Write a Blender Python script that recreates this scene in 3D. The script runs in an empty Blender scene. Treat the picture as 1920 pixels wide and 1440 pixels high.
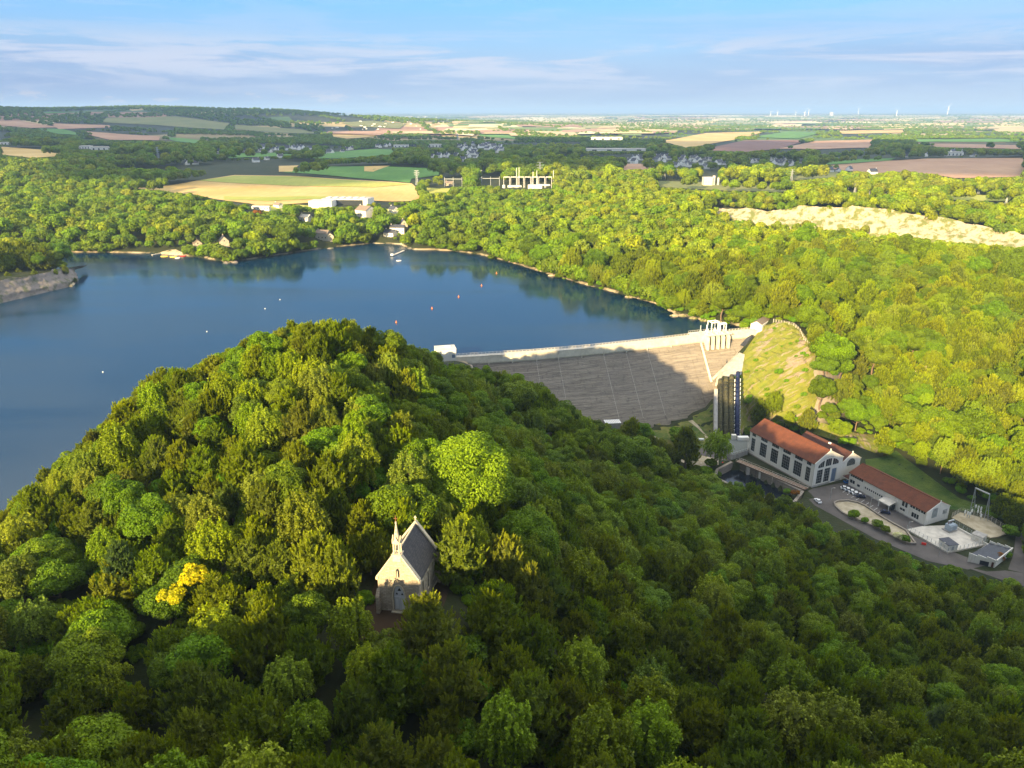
import bpy, bmesh, math, random
import numpy as np
from mathutils import Vector, Matrix
from mathutils.geometry import delaunay_2d_cdt
rnd = random.Random(7); rng = np.random.default_rng(11)
SC = bpy.context.scene; COL = SC.collection
# ------------------------------------------------------------ camera
CAMH = 135.0; FPX = 1400.0; PITCH = math.radians(20)
cam = bpy.data.cameras.new('camera'); cam.sensor_width = 36; cam.lens = FPX/1920*36
cam.clip_start = 1; cam.clip_end = 90000
camo = bpy.data.objects.new('camera', cam); COL.objects.link(camo)
camo.location = (0, 0, CAMH); camo.rotation_euler = (math.pi/2-PITCH, 0, 0); SC.camera = camo
# ------------------------------------------------------------ light
SUN_EL = math.radians(16.9); SUN_AZ = math.atan2(-.50, -.866)       # direction towards the sun, clockwise from +Y
sd = Vector((math.sin(SUN_AZ)*math.cos(SUN_EL), math.cos(SUN_AZ)*math.cos(SUN_EL), math.sin(SUN_EL)))
sun = bpy.data.lights.new('sun', 'SUN'); sun.energy = 4.4; sun.angle = math.radians(.55); sun.color = (1.0, .76, .40)
suno = bpy.data.objects.new('sun', sun); COL.objects.link(suno)
suno.rotation_euler = (-sd).to_track_quat('-Z', 'Y').to_euler()
SC.view_settings.view_transform = 'Standard'; SC.view_settings.look = 'None'
SC.view_settings.exposure = 1.90; SC.view_settings.gamma = 1; SC.view_settings.use_curve_mapping = False
# ------------------------------------------------------------ world: sky with thin layered cloud
w = bpy.data.worlds.new('World'); SC.world = w; w.use_nodes = True
N = w.node_tree.nodes; LK = w.node_tree.links; N.clear()
def nd(t, **k):
    n = N.new(t)
    for a, b in k.items(): setattr(n, a, b)
    return n
def mth(op, a, b=None, clamp=False):
    n = N.new('ShaderNodeMath'); n.operation = op; n.use_clamp = clamp
    for i, q in enumerate((a, b)):
        if q is None: continue
        if isinstance(q, (int, float)): n.inputs[i].default_value = q
        else: LK.new(q, n.inputs[i])
    return n.outputs[0]
sky = nd('ShaderNodeTexSky', sky_type='NISHITA'); sky.sun_disc = False
sky.sun_elevation = SUN_EL; sky.sun_rotation = SUN_AZ % (2*math.pi); sky.ozone_density = 3.5; sky.air_density = 1.1; sky.dust_density = .4
tc = nd('ShaderNodeTexCoord'); sep = nd('ShaderNodeSeparateXYZ'); LK.new(tc.outputs['Generated'], sep.inputs[0])
zc = mth('MAXIMUM', sep.outputs[2], 0.0)
den = mth('ADD', zc, .035)
comb = nd('ShaderNodeCombineXYZ')
LK.new(mth('DIVIDE', sep.outputs[0], den), comb.inputs[0]); LK.new(mth('DIVIDE', sep.outputs[1], den), comb.inputs[1])
def noise(vec, scale, detail, rough, dist=0, off=0):
    mp = nd('ShaderNodeMapping'); mp.inputs['Scale'].default_value = scale; mp.inputs['Location'].default_value = (off, off*.7, off)
    LK.new(vec, mp.inputs[0])
    n = nd('ShaderNodeTexNoise'); n.inputs['Scale'].default_value = 1; n.inputs['Detail'].default_value = detail
    n.inputs['Roughness'].default_value = rough; n.inputs['Distortion'].default_value = dist
    LK.new(mp.outputs[0], n.inputs['Vector']); return n.outputs['Fac']
def ramp(fac, stops, interp='EASE'):
    r = nd('ShaderNodeValToRGB'); r.color_ramp.interpolation = interp
    e = r.color_ramp.elements
    while len(e) < len(stops): e.new(.5)
    for q, (p, c) in zip(e, stops): q.position = p; q.color = (c, c, c, 1) if isinstance(c, (int, float)) else (*c, 1)
    LK.new(fac, r.inputs[0]); return r.outputs[0]
def mixc(f, a, b):
    m = nd('ShaderNodeMix', data_type='RGBA')
    for s, q in ((m.inputs['Factor'], f), (m.inputs['A'], a), (m.inputs['B'], b)):
        if isinstance(q, tuple): s.default_value = (*q, 1)
        elif isinstance(q, (int, float)): s.default_value = q
        else: LK.new(q, s)
    return m.outputs['Result']
dirv = tc.outputs['Generated']
def dnoise(scale, detail, rough, dist, off):
    mp = nd('ShaderNodeMapping'); mp.inputs['Scale'].default_value = scale; mp.inputs['Location'].default_value = (off, 0, off)
    LK.new(dirv, mp.inputs[0]); n = nd('ShaderNodeTexNoise'); n.inputs['Scale'].default_value = 1; n.inputs['Detail'].default_value = detail
    n.inputs['Roughness'].default_value = rough; n.inputs['Distortion'].default_value = dist; LK.new(mp.outputs[0], n.inputs['Vector']); return n.outputs['Fac']
z_ = sep.outputs[2]
streak = dnoise((4.6, 4.6, 52), 10, .66, .5, 4.3)       # long flat streaks of cloud seen edge-on
veil = dnoise((1.3, 1.3, 11), 6, .55, .6, 1.7)
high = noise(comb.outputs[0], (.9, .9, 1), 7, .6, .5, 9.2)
puff = dnoise((16, 16, 70), 5, .6, .2, 8.1)
clear = ramp(z_, [(0.0, (0.1663, 0.1879, 0.2279)), (.025, (0.1170, 0.1509, 0.2218)), (.075, (0.0801, 0.1509, 0.2402)), (.12, (0.0480, 0.1386, 0.2649)), (.30, (0.0616, 0.1355, 0.2587)), (1, (0.0924, 0.1478, 0.2464))], 'LINEAR')
skyc = nd('ShaderNodeMix', data_type='RGBA', blend_type='MULTIPLY'); skyc.inputs['Factor'].default_value = 1
LK.new(sky.outputs[0], skyc.inputs['A']); skyc.inputs['B'].default_value = (.075, .08, .09, 1)
base_ = mixc(.15, clear, skyc.outputs['Result'])
bank = mth('MULTIPLY', ramp(z_, [(.0, .25), (.012, .75), (.05, .80), (.085, .35), (.125, .0)]), ramp(veil, [(.34, .45), (.60, 1)]))
base_ = mixc(bank, base_, (0.0955, 0.1324, 0.2125))
lit = mth('MULTIPLY', ramp(z_, [(.02, 0), (.034, .7), (.055, 1), (.072, .8), (.09, .25), (.13, .12), (.4, .3)]), ramp(streak, [(.44, 0), (.60, 1)]))
base_ = mixc(mth('MULTIPLY', lit, .85), base_, (0.2033, 0.2187, 0.2587))
pf = mth('MULTIPLY', ramp(z_, [(.006, 0), (.010, 1), (.018, 1), (.026, 0)]), ramp(puff, [(.54, 0), (.60, 1)]))
pf = mth('MULTIPLY', pf, ramp(mth('ADD', sep.outputs[0], .5), [(.0, 1), (.28, .9), (.42, 0)]))
base_ = mixc(mth('MULTIPLY', pf, .8), base_, (0.2218, 0.2094, 0.2279))
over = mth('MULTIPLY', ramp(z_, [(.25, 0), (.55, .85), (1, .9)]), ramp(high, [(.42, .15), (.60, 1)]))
col = mixc(over, base_, (.98, .93, .82))  # bright overhead cloud, out of view, added for soft fill light
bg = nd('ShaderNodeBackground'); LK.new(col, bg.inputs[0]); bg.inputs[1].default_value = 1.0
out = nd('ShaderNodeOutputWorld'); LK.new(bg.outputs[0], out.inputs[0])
SC.render.engine = 'CYCLES'
try:
    SC.cycles.max_bounces = 6; SC.cycles.transparent_max_bounces = 8; SC.cycles.volume_bounces = 0
    SC.cycles.diffuse_bounces = 3; SC.cycles.use_denoising = True
except Exception: pass

# ------------------------------------------------------------ projection helpers (photo pixels, 1920 wide)
CP, SP = math.cos(PITCH), math.sin(PITCH)
def ray(px, py):
    u = px-960; v = 720-py
    return u, FPX*CP+v*SP, -FPX*SP+v*CP
def at(px, py, z):
    x, y, zz = ray(px, py); t = (z-CAMH)/zz
    return Vector((x*t, y*t, z))
def att(px, py, t):
    x, y, zz = ray(px, py); return Vector((x*t, y*t, CAMH+zz*t))
def proj(P):
    P = np.asarray(P, float); x, y, z = P[..., 0], P[..., 1], P[..., 2]-CAMH
    d = y*CP-z*SP; v = y*SP+z*CP; d = np.where(d > 1e-3, d, 1e-3)
    return 960+FPX*x/d, 720-FPX*v/d, d/FPX
# ------------------------------------------------------------ object helpers
def link(o, parent=None):
    COL.objects.link(o)
    if parent is not None: o.parent = parent
    return o
def tag(o, label=None, cat=None, group=None, kind=None):
    if label: o['label'] = label
    if cat: o['category'] = cat
    if group: o['group'] = group
    if kind: o['kind'] = kind
    return o
def thing(name, label, cat, loc=(0, 0, 0), rz=0, group=None):
    o = bpy.data.objects.new(name, None); o.empty_display_size = .5; link(o)
    o.location = loc; o.rotation_euler = (0, 0, rz); return tag(o, label, cat, group)
class MB:
    def __init__(s): s.v = []; s.f = []; s.mi = []
    def add(s, vs, fs, m=0):
        b = len(s.v); s.v += [tuple(q) for q in vs]; s.f += [tuple(b+i for i in q) for q in fs]; s.mi += [m]*len(fs); return s
    def box(s, x0, y0, z0, x1, y1, z1, m=0):
        return s.add([(x0,y0,z0),(x1,y0,z0),(x1,y1,z0),(x0,y1,z0),(x0,y0,z1),(x1,y0,z1),(x1,y1,z1),(x0,y1,z1)],
                     [(0,3,2,1),(4,5,6,7),(0,1,5,4),(1,2,6,5),(2,3,7,6),(3,0,4,7)], m)
    def prism(s, poly, z0, z1, m=0, top=True):
        n = len(poly); a = sum(poly[i][0]*poly[(i+1) % n][1]-poly[(i+1) % n][0]*poly[i][1] for i in range(n))
        if a < 0: poly = poly[::-1]
        vs = [(p[0], p[1], z0) for p in poly]+[(p[0], p[1], z1) for p in poly]
        fs = [(i, (i+1) % n, n+(i+1) % n, n+i) for i in range(n)]+[tuple(range(n, 2*n)), tuple(range(n-1, -1, -1))]
        return s.add(vs, fs, m)
    def ext(s, poly, axis, a0, a1, m=0):      # polygon in (h, z), extruded along x or y
        n = len(poly)
        mk = (lambda p, a: (a, p[0], p[1])) if axis == 'x' else (lambda p, a: (p[0], a, p[1]))
        vs = [mk(p, a0) for p in poly]+[mk(p, a1) for p in poly]
        fs = [(i, (i+1) % n, n+(i+1) % n, n+i) for i in range(n)]+[tuple(range(n, 2*n)), tuple(range(n-1, -1, -1))]
        return s.add(vs, fs, m)
    def tube(s, p0, p1, r, n=6, r1=None, m=0, cap=True):
        p0 = Vector(p0); p1 = Vector(p1); d = (p1-p0).normalized(); a = d.orthogonal().normalized(); b = d.cross(a)
        r1 = r if r1 is None else r1; vs = []
        for P, R in ((p0, r), (p1, r1)):
            for i in range(n):
                t = 2*math.pi*i/n; vs.append(P+a*R*math.cos(t)+b*R*math.sin(t))
        fs = [(i, (i+1) % n, n+(i+1) % n, n+i) for i in range(n)]
        if cap: fs += [tuple(range(n-1, -1, -1)), tuple(range(n, 2*n))]
        return s.add(vs, fs, m)
    def path(s, pts, r, n=8, m=0):
        for a, b in zip(pts[:-1], pts[1:]): s.tube(a, b, r, n, m=m)
        return s
    def bar(s, p0, p1, wd, h, m=0):           # box beam between two points, sitting centred
        p0 = Vector(p0); p1 = Vector(p1); d = (p1-p0).normalized(); q = d.cross(Vector((0, 0, 1)))
        q = Vector((1, 0, 0)) if q.length < 1e-4 else q.normalized(); u = q.cross(d); q *= wd/2; u *= h/2
        vs = [p0-q-u, p0+q-u, p0+q+u, p0-q+u, p1-q-u, p1+q-u, p1+q+u, p1-q+u]
        return s.add(vs, [(0,3,2,1),(4,5,6,7),(0,1,5,4),(1,2,6,5),(2,3,7,6),(3,0,4,7)], m)
    def mesh(s, name, mats):
        me = bpy.data.meshes.new(name); me.from_pydata(s.v, [], s.f)
        for q in (mats if isinstance(mats, (list, tuple)) else [mats]): me.materials.append(q)
        me.polygons.foreach_set('material_index', s.mi)
        bm = bmesh.new(); bm.from_mesh(me); bmesh.ops.recalc_face_normals(bm, faces=bm.faces); bm.to_mesh(me); bm.free()
        return me
    def build(s, name, mats, parent=None, smooth=False):
        me = s.mesh(name, mats)
        if smooth: me.polygons.foreach_set('use_smooth', [True]*len(me.polygons))
        return link(bpy.data.objects.new(name, me), parent)
def copy_tree(o, parent=None):
    c = o.copy(); COL.objects.link(c); c.parent = parent
    for ch in o.children: copy_tree(ch, c)
    return c
def npmesh(name, V, F, mats, vals=None, cols=None, smooth=False):
    V = np.asarray(V, np.float32); F = np.asarray(F, np.int32); k = F.shape[1]
    me = bpy.data.meshes.new(name); me.vertices.add(len(V)); me.vertices.foreach_set('co', V.ravel())
    me.loops.add(F.size); me.loops.foreach_set('vertex_index', F.ravel())
    me.polygons.add(len(F)); me.polygons.foreach_set('loop_start', np.arange(0, F.size, k, dtype=np.int32))
    me.polygons.foreach_set('loop_total', np.full(len(F), k, np.int32))
    if smooth: me.polygons.foreach_set('use_smooth', np.ones(len(F), bool))
    me.update(calc_edges=True)
    for q in (mats if isinstance(mats, (list, tuple)) else [mats]): me.materials.append(q)
    if vals is not None:
        a = me.attributes.new('v', 'FLOAT', 'POINT'); a.data.foreach_set('value', np.asarray(vals, np.float32))
    if cols is not None:
        a = me.attributes.new('col', 'FLOAT_COLOR', 'POINT'); a.data.foreach_set('color', np.asarray(cols, np.float32).ravel())
    return me
# ------------------------------------------------------------ materials
MATS = {}
class NT:
    def __init__(s, name, rough=.8, metal=0, spec=.3):
        s.m = bpy.data.materials.new(name); s.m.use_nodes = True; s.t = s.m.node_tree
        s.b = s.t.nodes['Principled BSDF']; s.b.inputs['Roughness'].default_value = rough
        s.b.inputs['Metallic'].default_value = metal; s.b.inputs['Specular IOR Level'].default_value = spec
        s.co = s.n('ShaderNodeTexCoord').outputs['Object']; MATS[name] = s.m
    def n(s, t, **k):
        q = s.t.nodes.new(t)
        for a, b in k.items(): setattr(q, a, b)
        return q
    def L(s, a, b): s.t.links.new(a, b)
    def set(s, sock, q):
        if isinstance(q, (int, float)): sock.default_value = q
        elif isinstance(q, tuple): sock.default_value = (*q, 1) if len(q) == 3 and sock.type == 'RGBA' else q
        else: s.L(q, sock)
    def pos(s): return s.n('ShaderNodeNewGeometry').outputs['Position']
    def map(s, vec, scale=(1, 1, 1), rot=(0, 0, 0)):
        m = s.n('ShaderNodeMapping'); m.inputs['Scale'].default_value = scale; m.inputs['Rotation'].default_value = rot; s.L(vec, m.inputs[0]); return m.outputs[0]
    def noise(s, vec, scale, detail=4, rough=.6, dist=0):
        q = s.n('ShaderNodeTexNoise'); q.inputs['Scale'].default_value = scale; q.inputs['Detail'].default_value = detail
        q.inputs['Roughness'].default_value = rough; q.inputs['Distortion'].default_value = dist; s.L(vec, q.inputs['Vector']); return q.outputs['Fac']
    def ramp(s, fac, stops, interp='LINEAR'):
        r = s.n('ShaderNodeValToRGB'); r.color_ramp.interpolation = interp; e = r.color_ramp.elements
        while len(e) < len(stops): e.new(.5)
        for q, (p, c) in zip(e, stops): q.position = p; q.color = (c, c, c, 1) if isinstance(c, (int, float)) else (*c, 1)
        s.L(fac, r.inputs[0]); return r.outputs[0]
    def mix(s, f, a, b, blend='MIX'):
        m = s.n('ShaderNodeMix', data_type='RGBA', blend_type=blend)
        s.set(m.inputs['Factor'], f); s.set(m.inputs['A'], a); s.set(m.inputs['B'], b); return m.outputs['Result']
    def math(s, op, a, b=0.0):
        m = s.n('ShaderNodeMath', operation=op); s.set(m.inputs[0], a); s.set(m.inputs[1], b); return m.outputs[0]
    def col(s, c): s.set(s.b.inputs['Base Color'], c); return s
    def bump(s, h, strength=.5, dist=.1):
        q = s.n('ShaderNodeBump'); q.inputs['Strength'].default_value = strength; q.inputs['Distance'].default_value = dist
        s.L(h, q.inputs['Height']); s.L(q.outputs[0], s.b.inputs['Normal']); return s
def plain(name, c, var=.25, scale=1.5, rough=.8, metal=0, bump=.2, spec=.3):
    a = NT(name, rough, metal, spec); f = a.noise(a.co, scale, 5, .65)
    lo = tuple(q*(1-var) for q in c); hi = tuple(min(1, q*(1+var)) for q in c)
    a.col(a.ramp(f, [(.3, lo), (.7, hi)]))
    if bump: a.bump(a.noise(a.co, scale*6, 4), bump, .05)
    return a.m
white_wall = NT('white_render', .85); _p = white_wall.co; _s = white_wall.noise(white_wall.map(_p, (1.2, 1.2, .12)), 1.2, 6, .7)
white_wall.col(white_wall.mix(white_wall.ramp(_s, [(.52, 0), (.75, .55)]), (.72, .69, .62), (.42, .38, .31))); white_wall.bump(white_wall.noise(_p, 3, 4), .15, .03); white_wall = white_wall.m
grey_conc = plain('grey_concrete', (.36, .34, .31), .25, .5)
pale_conc = plain('pale_concrete', (.55, .51, .44), .2, .4)
dark_glass = plain('dark_glass', (.035, .04, .045), .3, .8, .15, 0, 0, .6)
blue_door = plain('blue_grey_paint', (.15, .20, .28), .08, 1, .5)
slate = plain('slate', (.055, .058, .075), .35, 2, .55)
steel = plain('grey_steel', (.40, .43, .44), .15, 1, .45, .5)
white_metal = plain('white_paint', (.80, .80, .78), .05, 1, .4)
dark_metal = plain('dark_paint', (.04, .045, .06), .3, 1, .4)
asphalt = NT('asphalt', .9); asphalt.col(asphalt.mix(asphalt.ramp(asphalt.noise(asphalt.pos(), .12, 5), [(.35, 0), (.7, 1)]), (.085, .075, .07), (.13, .115, .105))); asphalt.bump(asphalt.noise(asphalt.pos(), 4), .2)
asphalt = asphalt.m
gravel = NT('gravel', .95); gravel.col(gravel.mix(gravel.ramp(gravel.noise(gravel.pos(), .25, 6), [(.35, 0), (.65, 1)]), (.30, .25, .16), (.46, .40, .29))); gravel.bump(gravel.noise(gravel.pos(), 3), .4); gravel = gravel.m
def terracotta(name, a0, a1):
    a = NT(name, .85); p = a.co
    wv = a.n('ShaderNodeTexWave'); wv.inputs['Scale'].default_value = 1.1; wv.bands_direction = 'Y'; wv.inputs['Distortion'].default_value = .3; a.L(p, wv.inputs['Vector'])
    base = a.mix(a.ramp(a.noise(p, .35, 7, .7), [(.3, 0), (.7, 1)]), a0, a1)
    base = a.mix(a.ramp(a.noise(p, 3, 5, .7), [(.48, 0), (.72, .6)]), base, (.07, .05, .035))
    a.col(a.mix(.18, base, wv.outputs['Color'], 'MULTIPLY')); a.bump(wv.outputs['Fac'], .5, .08); return a.m
tile_a = terracotta('terracotta_orange', (.105, .030, .015), (.19, .058, .025))
tile_b = terracotta('terracotta_old', (.06, .022, .018), (.11, .038, .027))
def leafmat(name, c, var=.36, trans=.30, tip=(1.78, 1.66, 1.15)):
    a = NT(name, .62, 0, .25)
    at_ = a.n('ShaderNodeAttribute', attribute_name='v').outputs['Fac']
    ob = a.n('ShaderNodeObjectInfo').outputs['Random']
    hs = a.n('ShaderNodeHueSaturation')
    base = a.mix(at_, tuple(q*.66 for q in c), tuple(min(1, q*k) for q, k in zip(c, tip)))  # v: dark core to light tops, crown light and shade put into colour
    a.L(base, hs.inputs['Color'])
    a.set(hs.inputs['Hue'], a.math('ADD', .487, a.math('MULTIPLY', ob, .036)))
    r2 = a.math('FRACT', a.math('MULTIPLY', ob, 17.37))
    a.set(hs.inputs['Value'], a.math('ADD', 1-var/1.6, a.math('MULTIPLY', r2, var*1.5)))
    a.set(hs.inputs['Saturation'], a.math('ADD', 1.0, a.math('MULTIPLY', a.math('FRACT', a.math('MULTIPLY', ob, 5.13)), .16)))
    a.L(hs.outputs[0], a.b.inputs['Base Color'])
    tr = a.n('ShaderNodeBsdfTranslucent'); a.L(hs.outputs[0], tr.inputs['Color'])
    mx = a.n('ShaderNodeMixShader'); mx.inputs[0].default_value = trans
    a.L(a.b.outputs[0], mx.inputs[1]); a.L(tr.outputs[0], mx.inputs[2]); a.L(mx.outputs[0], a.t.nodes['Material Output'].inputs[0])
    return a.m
lf_pine = leafmat('pine_needles', (.165, .212, .017))
lf_oak = leafmat('oak_leaves', (.108, .170, .010))
lf_birch = leafmat('birch_leaves', (.140, .190, .018))
lf_spruce = leafmat('blue_green_needles', (.13, .19, .055))
lf_bright = leafmat('bright_green_leaves', (.13, .235, .012), .1)
lf_gold = leafmat('yellow_blossom', (.42, .38, .02), .1)
lf_rust = leafmat('rust_leaves', (.22, .09, .03), .15)
lf_white = leafmat('white_blossom', (.72, .68, .50), .1)
bark = plain('bark', (.16, .11, .075), .4, 3)
# ------------------------------------------------------------ terrain
TH = 9.0
CT = []   # control points (X, Y, z)
def cp(px, py, t, top=0): p = att(px, py, t); CT.append((p.x, p.y, p.z-top))
def cz(px, py, z): p = at(px, py, z); CT.append((p.x, p.y, z))
for q in [(0,1440,.068),(400,1440,.064),(960,1440,.068),(1400,1440,.078),(1920,1440,.10),(700,1240,.078),(0,1200,.09),(350,1200,.085),(1000,1200,.088),
          (1400,1200,.105),(1920,1200,.165),(1920,1300,.13),(1500,1000,.2156),(1500,1100,.165),(1500,1250,.12),(1200,865,.246),(1200,950,.19),(1200,1100,.137),
          (1200,1250,.103),(1000,735,.262),(1000,850,.2),(1000,1000,.12),(640,604,.164),(640,750,.135),(640,900,.11),(400,675,.165),(400,800,.132),
          (400,950,.108),(290,720,.165),(200,805,.15),(100,895,.137),(0,960,.128),(0,1080,.107),(740,645,.17),(800,672,.185),(885,706,.235),
          (960,716,.25),(1060,766,.255),(1130,800,.262),(800,750,.155),(900,800,.17),(1750,1075,.195),(1920,1105,.195),(520,610,.168),(1350,900,.262)]:
    cp(*q, TH)
CT += [(-20,105,53.2),(-20,120,53.8),(-10,112,53.4),(-28,112,53.6),(-19.5,97,53)]
CT += [(-165,196,2),(-140,268,2),(-110,310,2),(-75,350,2),(-50,400,1),(-30,410,0),(-40,380,8),
       (-165,5,88),(-70,4,97),(0,-6,91),(0,34,75),(60,6,74),(130,10,42),(0,-100,90),(-160,-100,88),(150,-100,50),(-215,60,35),(-70,60,65),(-110,60,62),(60,60,52),  # crest out of view, its height shaped to shade the foreground wood
       (250,150,-30),(330,200,-34),(230,200,-38),(160,150,2),(300,60,-20)]
for q in [(1402,848,-40),(1521,914,-40),(1600,905,-40),(1732,985,-40),(1775,972,-40),(1840,1065,-41),(1897,1045,-41),(1920,1090,-41),(1650,960,-40),(1600,860,-39),
          (1700,930,-40),(1800,980,-40),(1345,850,-40),(1255,840,-40),(1200,800,-38),(1260,780,-37),(1105,795,-36),(1335,820,-40),(1300,775,-34),(1335,745,-27),(1310,745,-29),
          (1345,720,-20),(1385,668,-10),(1412,632,-2),(1385,700,-16),(1370,770,-29),(1400,740,-25),(1400,790,-35),(1450,740,-23),(1530,700,-9),(1530,660,2),(1480,610,9),(1440,606,7),
          (1500,640,4),(1600,785,-35),(1500,800,-36),(1700,850,-34),(1800,900,-36),(1920,900,-35),(1890,960,-39),(1920,1000,-39),(1450,870,-40),(1620,870,-39)]: cz(*q)
for q in [(1650,640,.345),(1650,550,.4),(1650,470,.455),(1500,520,.42),(1500,590,.36),(1850,700,.32),(1850,800,.285),(1850,580,.38),(1920,505,.43),(1750,700,.325),
          (1600,700,.325),(1200,470,.5),(1200,400,.62),(1200,360,.72),(1000,450,.56),(1000,400,.68),(1000,365,.78),(850,440,.6),(850,380,.75),(1400,430,.53),
          (1400,370,.68),(1400,345,.78),(1550,350,.76),(1700,365,.7),(1900,385,.63),(100,430,.58),(100,380,.7),(100,340,.85),(100,300,1.1),(300,440,.57),(300,380,.7),
          (300,350,.8),(600,420,.624),(1750,480,.45),(1350,500,.45),(1300,440,.53)]: cp(*q, TH)
for q in [(450,390,.652),(700,385,.69),(240,352,.80),(800,317,1.04),(560,325,.97),(720,445,.57),(985,345,.86),(700,290,1.54),(1300,300,1.3),(1000,290,1.5),(300,290,1.3),
          (1600,320,1.1),(1900,340,.95),(100,260,1.9),(300,240,2.6),(200,212,3.2),(500,206,3.8),(280,201,3.8),(0,204,3.0),(400,206,3.9),(120,206,3.5),(560,211,4),(620,217,4),(720,223,3.2),(720,255,2.4),
          (850,229,4),(1000,268,1.9),(1200,262,2.4),(1600,262,2.3),(1900,265,2.1),(1200,235,5),(1600,235,5),(-100,300,1.1),(-100,420,.6),(2100,400,.6),(2100,700,.3),(2000,300,1.2)]: cp(*q)
for q in [(1500,458,2),(1700,466,-2),(1900,478,-3),(1400,430,14),(1450,397,27),(1600,398,27),(1750,418,20),(1900,443,13),(1600,425,26)]:
    if q[2] > 12: continue
    cz(*q)
for px_, py_, t_ in [(1400,395,.67),(1500,389,.65),(1640,391,.63),(1780,413,.60),(1900,440,.57),(1990,457,.55)]: cp(px_, py_, t_)
for s_ in (-1.0, -.6, -.3, 0, .3, .6, 1.0):
    for Y_, z_ in ((11500, 25), (20000, 55), (30000, 82), (40000, 110)): CT.append((s_*Y_, Y_, z_ + (12 if s_ > .3 else 0)))
# rocky promontory on the left
CT += [(-470,590,13),(-430,585,13),(-400,583,12),(-375,577,11),(-520,560,12)]
CT = np.array(CT)
fan = lambda X, Y: (X/(Y+250), np.log(Y+250))
cs, cl = fan(CT[:, 0], CT[:, 1]); C0 = .02
def mq(s, l): return np.sqrt((s[:, None]-cs[None])**2+(l[:, None]-cl[None])**2+C0*C0)
A_ = -mq(cs, cl)+np.eye(len(cs))*.002
n_ = len(cs); M_ = np.zeros((n_+1, n_+1)); M_[:n_, :n_] = A_; M_[:n_, n_] = 1; M_[n_, :n_] = 1
WT = np.linalg.solve(M_, np.append(CT[:, 2], 0))
def rbf(s, l):
    o = np.empty(len(s))
    for i in range(0, len(s), 40000): o[i:i+40000] = -mq(s[i:i+40000], l[i:i+40000])@WT[:-1]+WT[-1]
    return o
def seg_dist(X, Y, segs):
    d = np.full(X.shape, 1e9)
    for (x0, y0), (x1, y1) in segs:
        ax, ay = x1-x0, y1-y0; t = np.clip(((X-x0)*ax+(Y-y0)*ay)/(ax*ax+ay*ay+1e-9), 0, 1)
        d = np.minimum(d, np.hypot(X-x0-t*ax, Y-y0-t*ay))
    return d
def inpoly(X, Y, poly):
    r = np.zeros(X.shape, bool); n = len(poly)
    for i in range(n):
        x0, y0 = poly[i][:2]; x1, y1 = poly[(i+1) % n][:2]
        if y0 == y1: continue
        r ^= ((y0 > Y) != (y1 > Y)) & (X < (x1-x0)*(Y-y0)/(y1-y0)+x0)
    return r
CREST = [Vector(p) for p in [(-48,404.5,3),(-24.6,409.3,3),(12.5,416.6,3),(44.4,425.5,3),(78.1,437.2,3),(118,452.5,3),(150,463,3),(172,469,3)]]
up2 = Vector((-.30, .954, 0))
dam_back = [(p+up2*2.5).xy for p in CREST]
def crestY(X): return np.interp(X, [p.x for p in CREST], [p.y for p in CREST])
shoreR = [(1392,613),(1360,607),(1330,603),(1265,590),(1230,570),(1165,552),(1100,535),(1030,515),(960,493),(900,478),(840,470),(775,468),(758,462),(755,458),(700,456),(640,462),(590,468),(540,476),(500,482),(430,492),(400,487),(370,482),(300,476),(240,474),(130,473),(0,470),(-400,466)]
proA = [(-400,504),(0,508),(90,512),(120,515),(146,527),(134,538),(100,546),(50,558),(0,570),(-300,620)]
lake = [tuple(p) for p in dam_back[1:-1]]+[tuple(at(a, b, 0).xy) for a, b in shoreR]+[(-1100, 775), (-1100, 640)]+[tuple(at(a, b, 0).xy) for a, b in proA]
lake += [(-900,420),(-900,60),(-330,60),(-235,115),(-190,150),(-165,195),(-140,268),(-110,310),(-75,350),(-50,396)]
lsegs = list(zip(lake, lake[1:]+lake[:1])); nd_ = len(dam_back)-2
shsegs = lsegs[nd_-1:]
offset0 = lambda L_: [q+Vector((0, -9, 0)) for q in L_]
# rows / columns of the fan-shaped grid
L0 = math.log(50.); L1 = math.log(1450.); L2 = math.log(42250.)
LR = np.concatenate([np.arange(L0, L1, .0065), np.linspace(L1, L2, 190)]); SRr = np.linspace(-1.12, 1.12, 420)
SS, LL = np.meshgrid(SRr, LR); TY = np.exp(LL)-250; TX = SS*(TY+250)
TZ = rbf(SS.ravel(), LL.ravel()).reshape(SS.shape)
rough_ = np.zeros_like(TZ)
for k in range(5):                                      # gentle natural unevenness
    a = rng.uniform(0, 6.28, 4); fr = .02*1.9**k
    rough_ += (np.sin(TX*fr*math.cos(k)+TY*fr*math.sin(k+.5)+a[0])*np.sin(TY*fr*.9-TX*fr*.4+a[1]))/1.7**k
TZ += rough_*.7*np.clip((TY-40)/200, 0, 1)*np.where((TX > 60) & (TX < 260) & (TY > 240) & (TY < 400), .1, 1)
near = TY < 1300
dl = np.full(TZ.shape, 1e9); dl[near] = seg_dist(TX[near], TY[near], shsegs)
ins = np.zeros(TZ.shape, bool); ins[near] = inpoly(TX[near], TY[near], lake)
TZ = np.where(ins, -1.2-np.minimum(dl*.35, 16), TZ)
onshore = (~ins) & (dl < 60) & ~((TX > -40) & (TX < 320) & (TY < crestY(TX)+1))
TZ = np.where(onshore, np.maximum(TZ, .25+np.minimum(dl, 24)*.42), TZ)
TZ = np.where(onshore & (dl < 8), np.minimum(TZ, .4+dl*.9), TZ)
TZ = np.where((TX > -26) & (TX < 152) & (np.abs(TY-crestY(TX)) < 7), np.minimum(TZ, -2.5), TZ)
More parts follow.
